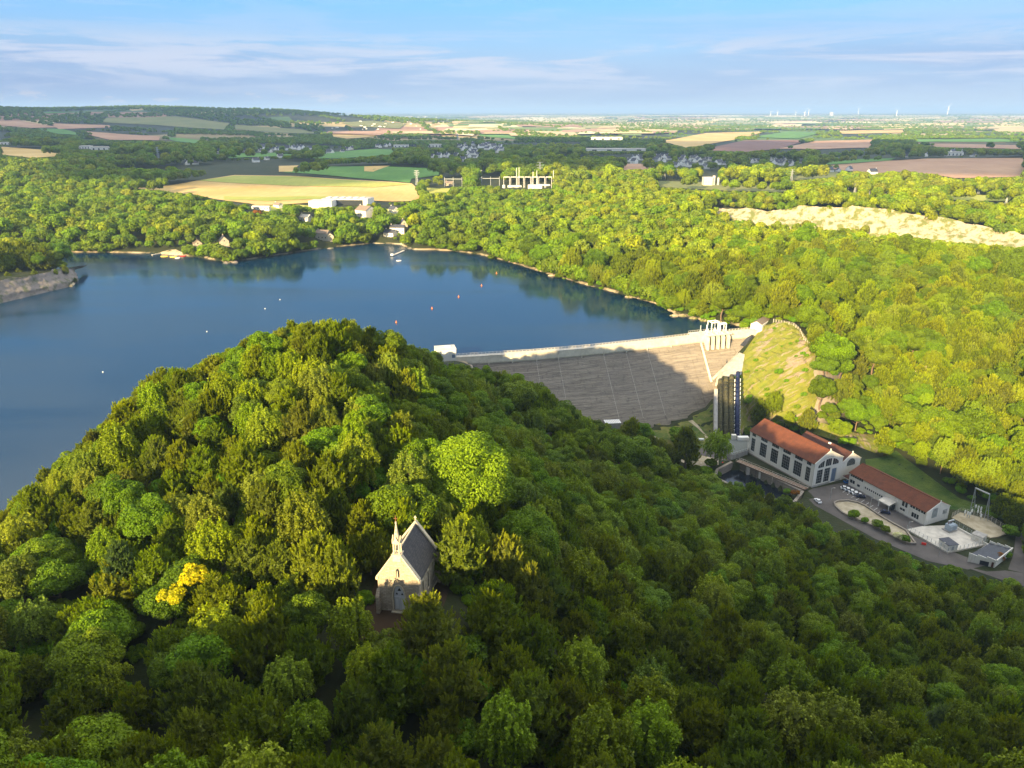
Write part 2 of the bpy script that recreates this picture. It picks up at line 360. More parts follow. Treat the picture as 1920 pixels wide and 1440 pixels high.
# under the dam body keep the ground below the downstream face
o_ = (crestY(TX)-TY)*.954; fp = (TX > -22) & (TX < 128) & (o_ > -2) & (o_ < 32)
TZ = np.where(fp, np.minimum(TZ, -1.5-o_/.78-2.5), TZ)
below = (TX > 10) & (TX < 110) & (o_ >= 32) & (o_ < 60)
# level building platform, tailrace basin and quarry pit
def zpoly(pp, z): return [tuple(at(a, b, z).xy) for a, b in pp]
plat = zpoly([(1346,832),(1395,838),(1420,800),(1640,850),(1800,945),(1905,1000),(1915,1060),(1850,1085),(1790,1078),(1690,1040),(1590,995),(1500,930),(1385,862),(1335,868),(1250,850),(1340,828)], -40)
dp = seg_dist(TX, TY, list(zip(plat, plat[1:]+plat[:1]))); ip = inpoly(TX, TY, plat)
k_ = np.where(ip, 1, np.clip(1-dp/14, 0, 1)); k_ = k_*k_*(3-2*k_); TZ = np.where(near, TZ*(1-k_)+(-40.0)*k_, TZ)
basin = zpoly([(1340,894),(1345,880),(1372,866),(1390,868),(1505,921),(1490,940),(1440,935),(1400,925)], -40)
ib = inpoly(TX, TY, basin) & near
TZ = np.where(ib, -46.5, TZ)
quarry = zpoly([(1480,450),(1600,452),(1740,464),(1860,475),(1990,490),(1990,497),(1850,484),(1720,473),(1600,459),(1500,455)], 0)
iq = inpoly(TX, TY, quarry) & near
TZ = np.where(iq, np.minimum(TZ, -1.5), TZ)
qb = [at(*q) for q in ((1330,402,15),(1392,430,4),(1450,443,-1),(1530,447,-1.5),(1600,449,-1.5),(1740,463,-1.5),(1860,474,-1.5),(1990,490,-1.5))]
qt = [att(*q) for q in ((1345,392,.676),(1400,391,.65),(1440,396,.64),(1500,386,.63),(1560,389,.625),(1640,388,.613),(1700,400,.60),(1790,412,.582),(1860,428,.566),(1920,441,.551),(1990,455,.536))]
qpoly = [tuple(q.xy) for q in qb]+[tuple(q.xy) for q in qt[::-1]]
iqp = inpoly(TX, TY, qpoly) & near; db_ = seg_dist(TX[iqp], TY[iqp], [(tuple(a.xy), tuple(b.xy)) for a, b in zip(qb, qb[1:])]); dt_ = seg_dist(TX[iqp], TY[iqp], [(tuple(a.xy), tuple(b.xy)) for a, b in zip(qt, qt[1:])])
zt_ = np.interp(TX[iqp], [q.x for q in qt], [q.z for q in qt]); TZ[iqp] = np.minimum(TZ[iqp], -3+(zt_-1)*(db_/(db_+dt_+.01))-4)
# nothing in front of the pit rises above its floor
dq = seg_dist(TX, TY, [(tuple(a.xy), tuple(b.xy)) for a, b in zip(qb[2:], qb[3:])]); fr_ = near & ~iqp & (dq < 45) & (TY < np.interp(TX, [q.x for q in qb[2:]], [q.y for q in qb[2:]]))
TZ = np.where(fr_, np.minimum(TZ, -1+dq*.12), TZ)
_px, _py, _t = proj(np.stack([TX, TY, TZ], -1)); _bl = np.interp(_px, [1330, 1392, 1450, 1600, 1740, 1860, 1990], [420, 440, 452, 460, 473, 484, 500])+8
_tb = np.interp(_px, [1330, 1392, 1450, 1600, 1740, 1860, 1990], [.66, .632, .617, .604, .571, .548, .515])
_zm = CAMH+(-FPX*SP+(720-_bl)*CP)*_t; _fm = near & ~iqp & (_px > 1325) & (_px < 2000) & (_t > .40) & (_t < _tb) & (TY > 300) & ~iq
TZ = np.where(_fm, np.minimum(TZ, _zm), TZ)
pbse = [at(*q) for q in ((-120,602,-1),(0,573,-1),(50,560,-1),(100,548,-1),(136,539,-1),(150,527,-1),(130,517,-1))]
ptp = [at(*q) for q in ((-120,552,14),(0,526,14),(50,518,13.5),(92,509,13),(122,504,11),(139,503,7),(128,508,6))]
_pc = [tuple(q.xy) for q in offset0(pbse)]+[tuple((q+Vector((0, 16, 0))).xy) for q in ptp[::-1]]
_ic = inpoly(TX, TY, _pc) & near; TZ = np.where(_ic, np.minimum(TZ, -3), TZ)
def H(X, Y):
    X = np.atleast_1d(np.asarray(X, float)); Y = np.atleast_1d(np.asarray(Y, float))
    l = np.log(np.clip(Y, -199, 41900)+250); s = X/(np.clip(Y, -199, 1e9)+250)
    fi = np.interp(l, LR, np.arange(len(LR))); fj = np.clip((s-SRr[0])/(SRr[1]-SRr[0]), 0, len(SRr)-1.001)
    i = np.minimum(fi.astype(int), len(LR)-2); j = fj.astype(int); a = fi-i; b = fj-j
    return (TZ[i, j]*(1-a)+TZ[i+1, j]*a)*(1-b)+(TZ[i, j+1]*(1-a)+TZ[i+1, j+1]*a)*b
def h1(x, y): return float(H(x, y)[0])
TS = np.exp(np.linspace(math.log(.04), math.log(30), 2600))
def G(px, py, lift=0):
    x, y, z = ray(px, py)
    if z > -.5: z = -.5
    X = x*TS; Y = y*TS; Zr = CAMH+z*TS; d = Zr-H(X, Y)-lift; k = np.argmax(d < 0)
    if d[k] >= 0: k = len(TS)-1
    if k > 0:
        a = d[k-1]/(d[k-1]-d[k]+1e-9); t = TS[k-1]+(TS[k]-TS[k-1])*a
    else: t = TS[0]
    return Vector((x*t, y*t, h1(x*t, y*t)))
nr, nc = TZ.shape; idx = np.arange(nr*nc).reshape(nr, nc)
F_ = np.stack([idx[:-1, :-1], idx[:-1, 1:], idx[1:, 1:], idx[1:, :-1]], -1).reshape(-1, 4)
gm = NT('ground_cover', .95)
g = gm.pos(); base = gm.mix(gm.ramp(gm.noise(g, .03, 8, .65), [(.35, 0), (.65, 1)]), (.016, .028, .007), (.034, .040, .013))
base = gm.mix(gm.ramp(gm.noise(g, .35, 6, .7), [(.5, 0), (.75, .6)]), base, (.045, .032, .016))
geo = gm.n('ShaderNodeNewGeometry'); sx = gm.n('ShaderNodeSeparateXYZ'); gm.L(geo.outputs['Normal'], sx.inputs[0])
base = gm.mix(gm.ramp(sx.outputs[2], [(.60, 1), (.74, 0)]), base, gm.mix(gm.noise(g, .4, 6), (.16, .13, .10), (.36, .31, .25)))
sp = gm.n('ShaderNodeSeparateXYZ'); gm.L(g, sp.inputs[0])
nearw = gm.math('MULTIPLY', gm.ramp(gm.math('MULTIPLY', gm.math('ABSOLUTE', gm.math('SUBTRACT', sp.outputs[2], .3)), .5), [(.0, 1), (.35, .9), (.6, 0)]), gm.ramp(gm.noise(g, .06, 5), [(.42, 0), (.58, 1)]))
farm = gm.ramp(gm.math('DIVIDE', sp.outputs[1], 1000), [(.78, 1), (.86, 0)])
base = gm.mix(gm.math('MULTIPLY', nearw, farm), base, gm.mix(gm.noise(g, .5, 5), (.30, .24, .16), (.50, .42, .30)))
vo = gm.n('ShaderNodeTexVoronoi'); vo.inputs['Scale'].default_value = 1/420; gm.L(gm.map(g, (1, .55, 0), (0, 0, .5)), vo.inputs['Vector'])
sv = gm.n('ShaderNodeSeparateColor'); gm.L(vo.outputs['Color'], sv.inputs[0])
patch = gm.ramp(sv.outputs[0], [(0, (.05, .10, .025)), (.25, (.07, .12, .03)), (.35, (.45, .34, .15)), (.55, (.30, .17, .11)), (.65, (.10, .17, .04)), (.8, (.50, .40, .20))], 'CONSTANT')
fm = gm.ramp(gm.math('DIVIDE', sp.outputs[1], 10000), [(.27, 0), (.36, .9)])
base = gm.mix(gm.math('MULTIPLY', fm, gm.ramp(sv.outputs[1], [(.0, 0), (.45, 1)], 'CONSTANT')), base, patch)
gm.col(base); gm.bump(gm.noise(g, .6, 6), .6, .6)
tag(link(bpy.data.objects.new('terrain', npmesh('terrain', np.stack([TX, TY, TZ], -1).reshape(-1, 3), F_, gm.m, smooth=True))), kind='structure')
# ------------------------------------------------------------ lake, tailrace, quarry pond
wm = NT('lake_water', .06, 0, .5); g = wm.pos()
n1 = wm.noise(wm.map(g, (.6, 1.0, 1), (0, 0, .5)), .55, 5, .6); n2 = wm.noise(wm.map(g, (.25, 1, 1), (0, 0, -.25)), .012, 4, .5, .8)
wm.col(wm.mix(n2, (.002, .019, .046), (.003, .030, .068))); wm.b.inputs['IOR'].default_value = 1.33
wm.set(wm.b.inputs['Roughness'], wm.ramp(n2, [(.38, .07), (.58, .26)])); wm.bump(n1, .22, .16)
def flat(name, poly, z, mat, step=None, kind='structure'):
    r = delaunay_2d_cdt([Vector(p[:2]) for p in poly], [], [list(range(len(poly)))], 1, 1e-4)
    mb = MB(); mb.add([(p.x, p.y, z) for p in r[0]], r[2]); o = mb.build(name, mat); 
    for p in o.data.polygons:
        if p.normal.z < 0: o.data.flip_normals(); break
    return tag(o, kind=kind)
# the shoreline polygon is widened a little so that the water runs into the bank
def offset(poly, d):
    n = len(poly); A = sum(poly[i][0]*poly[(i+1) % n][1]-poly[(i+1) % n][0]*poly[i][1] for i in range(n)); sgn = 1 if A > 0 else -1; o = []
    for i in range(n):
        a = Vector(poly[i-1]); b = Vector(poly[i]); c = Vector(poly[(i+1) % n])
        n1 = (b-a).normalized(); n2 = (c-b).normalized(); q = Vector((n1.y+n2.y, -(n1.x+n2.x)))
        q = q.normalized() if q.length > .2 else Vector((0, 0)); o.append(tuple(b+q*sgn*d))
    return o
lk = offset(lake, 1.5); lk[:nd_] = [tuple(p) for p in dam_back[1:-1]]
flat('lake_water', lk, 0, wm.m)
dw = NT('tailrace_water', .12, 0, .5); dw.col((.004, .008, .016)); dw.bump(dw.noise(dw.pos(), .9, 4), .15, .1)
flat('tailrace_water', offset(basin, 1), -44.2, dw.m)
qw = NT('quarry_pond_water', .15, 0, .5); qw.col((.20, .15, .09)); flat('quarry_pond', offset(quarry, 1.5), -.6, qw.m)
# ------------------------------------------------------------ sheets that follow the ground
EXC = []      # world polygons where no tree grows
def sheet(name, pts, mat, lift=.15, step=6, world=False, exc=True, disp=0, kind='structure', cols=None):
    P = [Vector(p[:2]) for p in pts] if world else [G(*p).xy for p in pts]
    if exc: EXC.append([tuple(p) for p in P])
    poly = []
    for a, b in zip(P, P[1:]+P[:1]):
        n = max(1, min(40, int((b-a).length/step)))
        poly += [a.lerp(b, i/n) for i in range(n)]
    xs = [p.x for p in P]; ys = [p.y for p in P]
    gx, gy = np.meshgrid(np.arange(min(xs), max(xs), step), np.arange(min(ys), max(ys), step)); gx = gx.ravel(); gy = gy.ravel()
    tp = [tuple(p) for p in poly]; m = inpoly(gx, gy, tp); gx = gx[m]; gy = gy[m]
    if len(gx): m = seg_dist(gx, gy, list(zip(tp, tp[1:]+tp[:1]))) > step*.45; gx = gx[m]; gy = gy[m]
    V = poly+[Vector((a, b)) for a, b in zip(gx, gy)]
    r = delaunay_2d_cdt(V, [], [list(range(len(poly)))], 1, 1e-3)
    co = np.array([(p.x, p.y) for p in r[0]]); z = H(co[:, 0], co[:, 1])+lift
    if disp:
        e = seg_dist(co[:, 0], co[:, 1], list(zip(tp, tp[1:]+tp[:1])))
        z = z+disp*np.clip(e/(step*2), 0, 1)*(rng.random(len(z))-.25)
    o = MB().add([(a, b, c) for (a, b), c in zip(co, z)], r[2]).build(name, mat)
    if len(o.data.polygons) and sum(p.normal.z for p in o.data.polygons) < 0: o.data.flip_normals()
    return tag(o, kind=kind)
def field_mat(name, a0, a1, rot=.3, stripe=.25):
    a = NT(name, .95); p = a.pos(); f = a.ramp(a.noise(p, .008, 6, .6), [(.35, 0), (.65, 1)])
    c = a.mix(f, a0, a1); wv = a.noise(a.map(p, (.25, .004, 1), (0, 0, rot)), 1, 3)
    a.col(a.mix(a.ramp(wv, [(.4, 0), (.6, stripe)]), c, tuple(q*.7 for q in a0))); return a.m
m_gold = field_mat('wheat_stubble', (.46, .30, .09), (.60, .43, .17)); m_tan = field_mat('dry_soil', (.34, .19, .11), (.44, .27, .16), .8)
m_green = field_mat('pasture', (.06, .16, .02), (.11, .24, .035), 1.0); m_brown = field_mat('ploughed_soil', (.17, .085, .06), (.23, .125, .09), .5)
m_lime = field_mat('young_grass', (.26, .30, .04), (.40, .38, .08), .3); m_olive = field_mat('rough_pasture', (.13, .15, .04), (.20, .19, .06), .2)
FIELDS = [('stubble_field',m_gold,[(228,354),(380,338),(440,329),(560,331),(772,345),(797,368),(772,378),(735,379),(480,386),(407,375),(367,366),(300,358)]),
 ('stubble_stripe',m_lime,[(372,340),(440,331),(560,333),(690,341),(765,347),(700,353),(560,350),(450,345)]),('stubble_stripe',m_lime,[(420,376),(500,379),(640,374),(640,370),(500,371),(420,369)]),
 ('pasture_field',m_green,[(530,324),(590,314),(690,312),(735,313),(830,318),(822,330),(772,336),(768,344),(640,332)]),
 ('stubble_field',m_gold,[(683,313),(732,311),(700,323),(683,322)]),('meadow',m_lime,[(800,353),(848,354),(838,362),(800,366)]),
 ('pasture_field',m_green,[(570,298),(620,286),(700,280),(745,281),(738,290),(640,298)]),('bare_field',m_tan,[(0,228),(35,227),(115,240),(60,241),(0,236)]),
 ('bare_field',m_tan,[(95,232),(205,236),(212,240),(110,243)]),('pasture_field',m_green,[(70,242),(118,243),(165,255),(110,252)]),
 ('bare_field',m_tan,[(150,246),(300,257),(298,264),(205,263),(165,253)]),('pasture_field',m_green,[(305,257),(378,264),(378,271),(330,266)]),
 ('bare_field',m_gold,[(0,276),(118,284),(118,294),(60,297),(0,291)]),('pasture_field',m_green,[(78,210),(110,205),(160,204),(165,210),(90,214)]),
 ('bare_field',m_tan,[(170,207),(196,207),(195,212),(170,213)]),('pasture_field',m_green,[(415,289),(555,286),(550,292),(430,298)]),
 ('stubble_field',m_gold,[(523,312),(560,311),(548,323),(523,323)]),('stubble_field',m_gold,[(622,250),(700,248),(720,252),(690,258),(650,261),(622,257)]),
 ('stubble_field',m_gold,[(765,245),(795,245),(793,250),(762,249)]),('bare_field',m_tan,[(845,232),(935,231),(930,239),(850,239)]),
 ('pasture_field',m_green,[(895,247),(970,252),(968,262),(900,256)]),('stubble_field',m_gold,[(1235,265),(1325,250),(1440,247),(1380,262),(1310,275),(1285,278)]),
 ('ploughed_field',m_brown,[(1315,283),(1395,264),(1518,263),(1455,281),(1400,286)]),('bare_field',m_tan,[(1460,280),(1530,265),(1640,262),(1630,278),(1530,281)]),
 ('pasture_field',m_green,[(1410,258),(1480,247),(1540,250),(1495,261)]),('bare_field',m_tan,[(1520,312),(1740,298),(1920,297),(1920,332),(1790,335),(1700,322),(1640,326)]),
 ('pasture_field',m_green,[(1525,304),(1680,297),(1670,302),(1530,310)]),('rough_pasture',m_olive,[(1490,325),(1570,323),(1575,333),(1480,341)]),
 ('bare_field',m_tan,[(1700,269),(1920,273),(1920,281),(1760,277)]),('pasture_field',m_green,[(1720,262),(1880,261),(1920,267),(1700,267)]),
 ('stubble_field',m_gold,[(1050,240),(1160,238),(1155,246),(1050,247)]),('stubble_field',m_lime,[(1770,362),(1900,370),(1890,379),(1780,376)]),
 ('bare_field',m_tan,[(1160,308),(1225,308),(1240,318),(1170,320)]),('stubble_field',m_gold,[(1440,230),(1520,228),(1530,234),(1450,236)]),
 ('stubble_field',m_gold,[(1570,246),(1700,243),(1690,250),(1580,252)]),('pasture_field',m_green,[(1860,238),(1920,240),(1920,246),(1850,244)]),
 ('pasture_field',m_olive,[(440,235),(560,243),(610,252),(520,250),(440,243)]),('pasture_field',m_olive,[(200,222),(330,219),(430,232),(420,244),(300,236),(190,230)]),
 ('rough_pasture',m_olive,[(640,231),(700,227),(760,233),(750,242),(660,238)]),('meadow',m_olive,[(1230,340),(1300,342),(1480,352),(1470,362),(1350,358),(1230,352)])]
for nm, mt, pl in FIELDS:
    c = G(sum(p[0] for p in pl)/len(pl), sum(p[1] for p in pl)/len(pl)); d = c.length
    xs = [G(*p) for p in pl]; ext = max((a-b).length for a in xs for b in xs)
    sheet(nm, pl, mt, (.6 if nm == 'stubble_stripe' else .2)+d*.0006, max(6, ext/26))
# valley ground
vg = NT('valley_grass', .95); p = vg.pos()
c_ = vg.mix(vg.ramp(vg.noise(p, .06, 7, .65), [(.38, 0), (.6, 1)]), (.05, .10, .012), (.19, .18, .045)); c_ = vg.mix(vg.ramp(vg.noise(p, .5, 5, .7), [(.5, 0), (.75, .6)]), c_, (.26, .2, .09))
vg.col(c_); vg.bump(vg.noise(p, 1.5, 5), .8, .5); vg = vg.m
md = NT('meadow_grass', .95); p = md.pos()
c_ = md.mix(md.ramp(md.noise(p, .05, 7, .65), [(.4, 0), (.62, 1)]), (.028, .075, .010), (.10, .14, .018)); md.col(md.mix(md.ramp(md.noise(p, .35, 6, .7), [(.45, 0), (.7, .5)]), c_, (.03, .055, .012))); md.bump(md.noise(p, 1.2, 6), 1, .8); md = md.m
rk = NT('rocky_slope', .95); p = rk.pos()
pm = rk.map(rk.map(p, (1, 1, 1), (0, .62, .35)), (.07, .10, .75)); st = rk.noise(pm, .9, 9, .72, .8)
st = rk.math('ADD', rk.math('MULTIPLY', st, .75), rk.math('MULTIPLY', rk.noise(p, .06, 3), .27))
veg = rk.mix(rk.noise(p, .25, 6), (.09, .16, .012), (.26, .22, .04)); stone = rk.mix(rk.noise(p, .9, 7, .7), (.15, .11, .08), (.42, .34, .25))
rk.col(rk.mix(rk.ramp(st, [(.525, 0), (.58, 1)]), veg, stone)); rk.bump(st, 1, 2.5); rk = rk.m
sheet('valley_grass', [(1100,800),(1200,800),(1262,783),(1340,735),(1345,832),(1330,862),(1250,862),(1180,825)], vg, .12, 4)
sheet('rocky_slope', [(1388,690),(1390,668),(1410,640),(1425,615),(1470,604),(1500,618),(1530,662),(1525,700),(1535,740),(1520,790),(1490,792),(1430,785),(1402,800),(1388,820)], rk, .5, 2.2, disp=2.0)
sheet('abutment_apron', [(1334,722),(1386,664),(1396,668),(1390,704),(1384,716),(1343,728)], grey_conc, 1.2, 3)
sheet('rocky_slope', [(1490,792),(1560,800),(1640,815),(1670,840),(1640,850),(1600,835),(1500,805)], rk, .3, 3, disp=1.0)
sheet('meadow', [(1622,862),(1680,845),(1700,862),(1800,935),(1830,945),(1890,955),(1905,985),(1850,962),(1780,955),(1700,915),(1625,880)], md, .15, 4)
sheet('asphalt_yard', [(1505,930),(1524,916),(1590,903),(1600,910),(1734,988),(1700,1000),(1850,1060),(1815,1068),(1740,1052),(1640,1010),(1560,965),(1528,948)], asphalt, .06, 4)
sheet('access_road', [(1250,852),(1275,838),(1330,842),(1345,850),(1400,862),(1384,868),(1320,862)], asphalt, .20, 4)
sheet('gravel_apron', [(1225,845),(1285,848),(1330,858),(1375,868),(1330,876),(1290,872)], gravel, .25, 4)
sheet('gravel_track', [(1178,800),(1186,797),(1262,838),(1255,845)], gravel, .22, 3)
sheet('gravel_track', [(1290,790),(1298,788),(1345,832),(1335,840),(1320,815)], gravel, .22, 3)
sheet('asphalt_yard', [(1800,1060),(1870,1085),(1920,1100),(1920,1075),(1885,1070),(1850,1072)], asphalt, .1, 4)
sheet('access_road', [(1905,1000),(1920,1000),(1920,1075),(1890,1068),(1900,1040)], asphalt, .12, 4)
sheet('beach_sand', [(690,462),(700,455),(755,455),(760,462)], gravel, .3, 4)
sheet('slipway_sand', [(300,474),(330,468),(345,478),(310,484)], gravel, .3, 4)
# clearings round the chapel, camp ground lawns
sheet('chapel_clearing', [(-26,102),(-20,99),(-14.5,103),(-12,110),(-11,119),(-16,121),(-25,118)], NT('leaf_litter', .95).col((.055, .035, .02)).m, .05, 1.5, world=True)
for q in [[(480,386),(560,384),(640,392),(640,400),(560,396),(500,394)],[(700,396),(760,392),(800,396),(760,404),(710,402)]]: sheet('lawn', q, m_lime, .3, 8)
# far patchwork of small fields near the horizon
fv, ff, fc = [], [], []
pal = [(.60,.46,.20),(.52,.38,.20),(.36,.22,.14),(.16,.22,.06),(.10,.18,.04),(.66,.55,.32),(.30,.30,.12)]
for k in range(900):
    y = 218.5+34*rnd.random()**1.5; x = rnd.uniform(-60, 1980)
    if x < 640 and y < 262: continue
    if x < 860 and y < 250: continue
    if inpoly(np.array([x]), np.array([y]), [(1220,243),(1920,243),(1920,290),(1220,290)])[0] and y > 243: continue
    dxp = rnd.uniform(14, 55)*(1 if y < 235 else 1.3); dyp = (y-214)*rnd.uniform(.05, .14)+.3; sh = rnd.uniform(-12, 12)
    q = [G(x-dxp, y+dyp*rnd.uniform(.3, 1)), G(x+dxp, y+dyp*rnd.uniform(.3, 1)), G(x+dxp+sh, y-dyp), G(x-dxp+sh, y-dyp*rnd.uniform(.5, 1))]
    c = rnd.choice(pal); b = len(fv); lift = 2.0+q[0].y*.0009
    NS = 6
    for i in range(NS+1):
        for j in range(3):
            P = q[0].lerp(q[1], i/NS).lerp(q[3].lerp(q[2], i/NS), j/2); fv.append((P.x, P.y, h1(P.x, P.y)+lift+k*.004)); fc.append((*c, 1))
    for i in range(NS):
        for j in range(2): ff.append((b+i*3+j, b+(i+1)*3+j, b+(i+1)*3+j+1, b+i*3+j+1))
fmm = NT('distant_crops', .95); fmm.col(fmm.n('ShaderNodeAttribute', attribute_name='col').outputs['Color'])
tag(link(bpy.data.objects.new('distant_fields', npmesh('distant_fields', fv, ff, fmm.m, cols=fc))), kind='structure')
# ------------------------------------------------------------ dam
df = NT('dam_masonry', .95); p = df.pos(); pmz = df.map(p, (.05, .05, 1.1))
c_ = df.mix(df.ramp(df.noise(pmz, 1.1, 8, .7), [(.30, 0), (.68, 1)]), (.175, .15, .128), (.45, .39, .31))
c_ = df.mix(df.ramp(df.noise(p, .035, 5, .6), [(.35, 0), (.7, .45)]), c_, (.22, .19, .17))
c_ = df.mix(df.ramp(df.noise(df.map(p, (.5, .5, .02)), 1, 5, .7), [(.54, 0), (.70, .6)]), c_, (.13, .115, .10))
wv = df.n('ShaderNodeTexWave', bands_direction='Z'); wv.inputs['Scale'].default_value = .55; wv.inputs['Distortion'].default_value = 1.2; wv.inputs['Detail'].default_value = 3; df.L(p, wv.inputs['Vector'])
df.col(df.mix(.30, c_, wv.outputs['Color'], 'MULTIPLY')); df.bump(df.noise(df.map(p, (.3, .3, 2.2)), 1, 6, .7), 1, .6); df = df.m
cc = plain('crest_concrete', (.62, .57, .46), .18, .3, .9)
KS = .78
def dn(i):                                   # unit downstream normal of crest segment i
    d = (CREST[i+1]-CREST[i]).xy.normalized(); return Vector((d.y, -d.x))
segl = [(b-a).length for a, b in zip(CREST, CREST[1:])]; cum = np.concatenate([[0], np.cumsum(segl)])
def crest(s, o, z):                          # point at arc length s, o metres downstream
    i = int(np.clip(np.searchsorted(cum, s)-1, 0, len(segl)-1)); a = (s-cum[i])/segl[i]
    nrm = [dn(j) for j in range(len(segl))]
    vn = [nrm[0]]+[(nrm[j]+nrm[j+1]).normalized() for j in range(len(segl)-1)]+[nrm[-1]]
    q = vn[i].lerp(vn[i+1], a); P = CREST[i].lerp(CREST[i+1], a)
    return Vector((P.x+q.x*o, P.y+q.y*o, z))
def fz(o): return -1.5-o/KS*-1*-1 if False else -1.5-max(0, o)/KS
def s_of(px):                                # arc length of the crest point seen at photo column px
    best = min(range(0, int(cum[-1]*2)), key=lambda k: abs(proj(crest(k/2, 0, 3))[0]-px)); return best/2
def loft(secs):
    mb = MB(); n = len(secs[0]); vs = [p for s in secs for p in s]; fs = []
    for k in range(len(secs)-1):
        for i in range(n): j = (i+1) % n; fs.append((k*n+i, k*n+j, (k+1)*n+j, (k+1)*n+i))
    fs += [tuple(range(n)), tuple(range((len(secs)-1)*n, len(secs)*n))]; return mb.add(vs, fs)
dam = thing('dam', 'long concrete gravity dam with a pale crest wall holding back the blue lake', 'dam', (0, 0, 0))
jp = [s_of(q) for q in (916, 960, 1005, 1047, 1090, 1132, 1174, 1213, 1258, 1290, 1312, 1342, 1372, 1400)]
bounds = [0]+jp+[cum[-1]-.1]
HB = 46
for a, b in zip(bounds[:-1], bounds[1:]):
    n = max(1, int((b-a)/6)); sec = []
    for k in range(n+1):
        s = a+.07+(b-a-.14)*k/n
        sec.append([crest(s, -2.5, 2.85), crest(s, 0, 2.85), crest(s, 0, -1.5), crest(s, HB*KS, -1.5-HB), crest(s, -2.5, -1.5-HB)])
    loft(sec).build('dam_block', df, dam)
    sec = [[crest(a+.05+(b-a-.1)*k/n, o, z) for o, z in ((.0, 2.9), (.85, 2.9), (.85, -1.1), (.35, -1.9), (.0, -1.9))] for k in range(n+1)]
    loft(sec).build('crest_wall', cc, dam)
n = 40; S0, S1 = 3, cum[-1]-14
loft([[crest(S0+(S1-S0)*k/n, o, z) for o, z in ((-2.6, 2.86), (.95, 2.86), (.95, 3.15), (-2.6, 3.15))] for k in range(n+1)]).build('roadway', pale_conc, dam)
for o in (-2.4, .75):
    mb = MB()
    for k in range(int((S1-S0)/2.2)):
        q = crest(S0+k*2.2, o, 3.15); mb.box(q.x-.09, q.y-.09, 3.1, q.x+.09, q.y+.09, 4.25)
    for z in (3.7, 4.25):
        for k in range(n): mb.bar(crest(S0+(S1-S0)*k/n, o, z), crest(S0+(S1-S0)*(k+1)/n, o, z), .09, .1)
    mb.build('railing', cc, dam)
for s in jp[:9]:                              # short corbels and pale joint ribs on the face
    q0 = crest(s, .9, -1.6); mb = MB(); mb.bar(crest(s, .5, .5), crest(s, .9, -2.3), .5, .8); mb.build('corbel', cc, dam)
    mb = MB(); mb.bar(crest(s, .3, -2.0), crest(s, 34*KS, -35.5), .14, .16); mb.build('joint_rib', df if rnd.random() < .4 else pale_conc, dam)
sA = s_of(1314)
MB().bar(crest(sA, .2, -2), crest(sA-1, 22*KS, -22.6), 1.1, .9).build('stair', cc, dam)
MB().bar(crest(sA+17, .6, -4), crest(sA+14, 14*KS, -15.5), .9, .5).build('drain_channel', dark_metal, dam)
a_, b_ = Vector(at(1338, 712, -18.5)), Vector(at(1388, 664, -8.5))
def facept(px, py):
    for t in np.linspace(.28, .36, 800):
        P = att(px, py, t); s = min(range(0, int(cum[-1])), key=lambda k: (crest(k, 0, 3).xy-P.xy).length)
        nn = (P.xy-crest(s, 0, 3).xy); o = -nn.dot(up2.xy)/up2.xy.length
        if P.z < fz(o): return P
    return P
def facept2(px, py):
    lo, hi = .27, .37
    def g(t):
        P = att(px, py, t); Y = crestY(P.x); o = (Y-P.y)*.954; return P, P.z-(fz(o) if o > 0 else 3)
    for _ in range(40):
        m = (lo+hi)/2; P, v = g(m)
        if v > 0: lo = m
        else: hi = m
    return P
A, B = facept2(1336, 713), facept2(1384, 666); up = Vector((0, -.35, .75))
wk = MB(); wk.bar(A+up, B+up, 1.6, .5); wk.build('walkway', cc, dam)
mb = MB()
for o in (-.75, .75):
    ofs = Vector((.5*o, -.9*o if o > 0 else 0, 0)); mb.bar(A+up+ofs+Vector((0, 0, 1.1)), B+up+ofs+Vector((0, 0, 1.1)), .12, .12)
    for k in range(13): q = A.lerp(B, k/12)+up+ofs; mb.bar(q, q+Vector((0, 0, 1.1)), .1, .1)
mb.build('walkway_railing', pale_conc, dam)
# spillway: five piers, gates between, travelling gantry and masts
s0, s1 = s_of(1322), s_of(1361); sg = (s1-s0)/4
for k in range(5):
    s = s0+sg*k; sec = [[crest(q, -3.2, 4.2), crest(q, 1.8, 4.2), crest(q, 4.6, 1.6), crest(q, 4.9, -6.0), crest(q, 2.0, -6.4), crest(q, -3.2, -3)] for q in (s-.55, s+.55)]
    loft(sec).build('spillway_pier', cc, dam)
for k in range(4):
    s = s0+sg*(k+.5); hw = sg/2-.6
    loft([[crest(q, .9, 3.0), crest(q, 1.25, 3.0), crest(q, 2.4, -3.6), crest(q, .9, -3.6)] for q in (s-hw, s+hw)]).build('spillway_gate', dark_metal, dam)
loft([[crest(q, 1.5, 3.0), crest(q, 4.4, 3.0), crest(q, 4.4, 3.4), crest(q, 1.5, 3.4)] for q in (s0-2, s1+2)]).build('service_bridge', pale_conc, dam)
loft([[crest(q, -7, 2.4), crest(q, -2.4, 2.4), crest(q, -2.4, 3.2), crest(q, -7, 3.2)] for q in (s0-8, s1-1)]).build('intake_platform', pale_conc, dam)
mb = MB()
for k in range(14): q = crest(s0-8+k*1.6, -6.9, 3.2); mb.bar(q, q+Vector((0, 0, 1.1)), .1, .1)
mb.bar(crest(s0-8, -6.9, 4.3), crest(s1-1, -6.9, 4.3), .1, .1); mb.build('platform_railing', cc, dam)
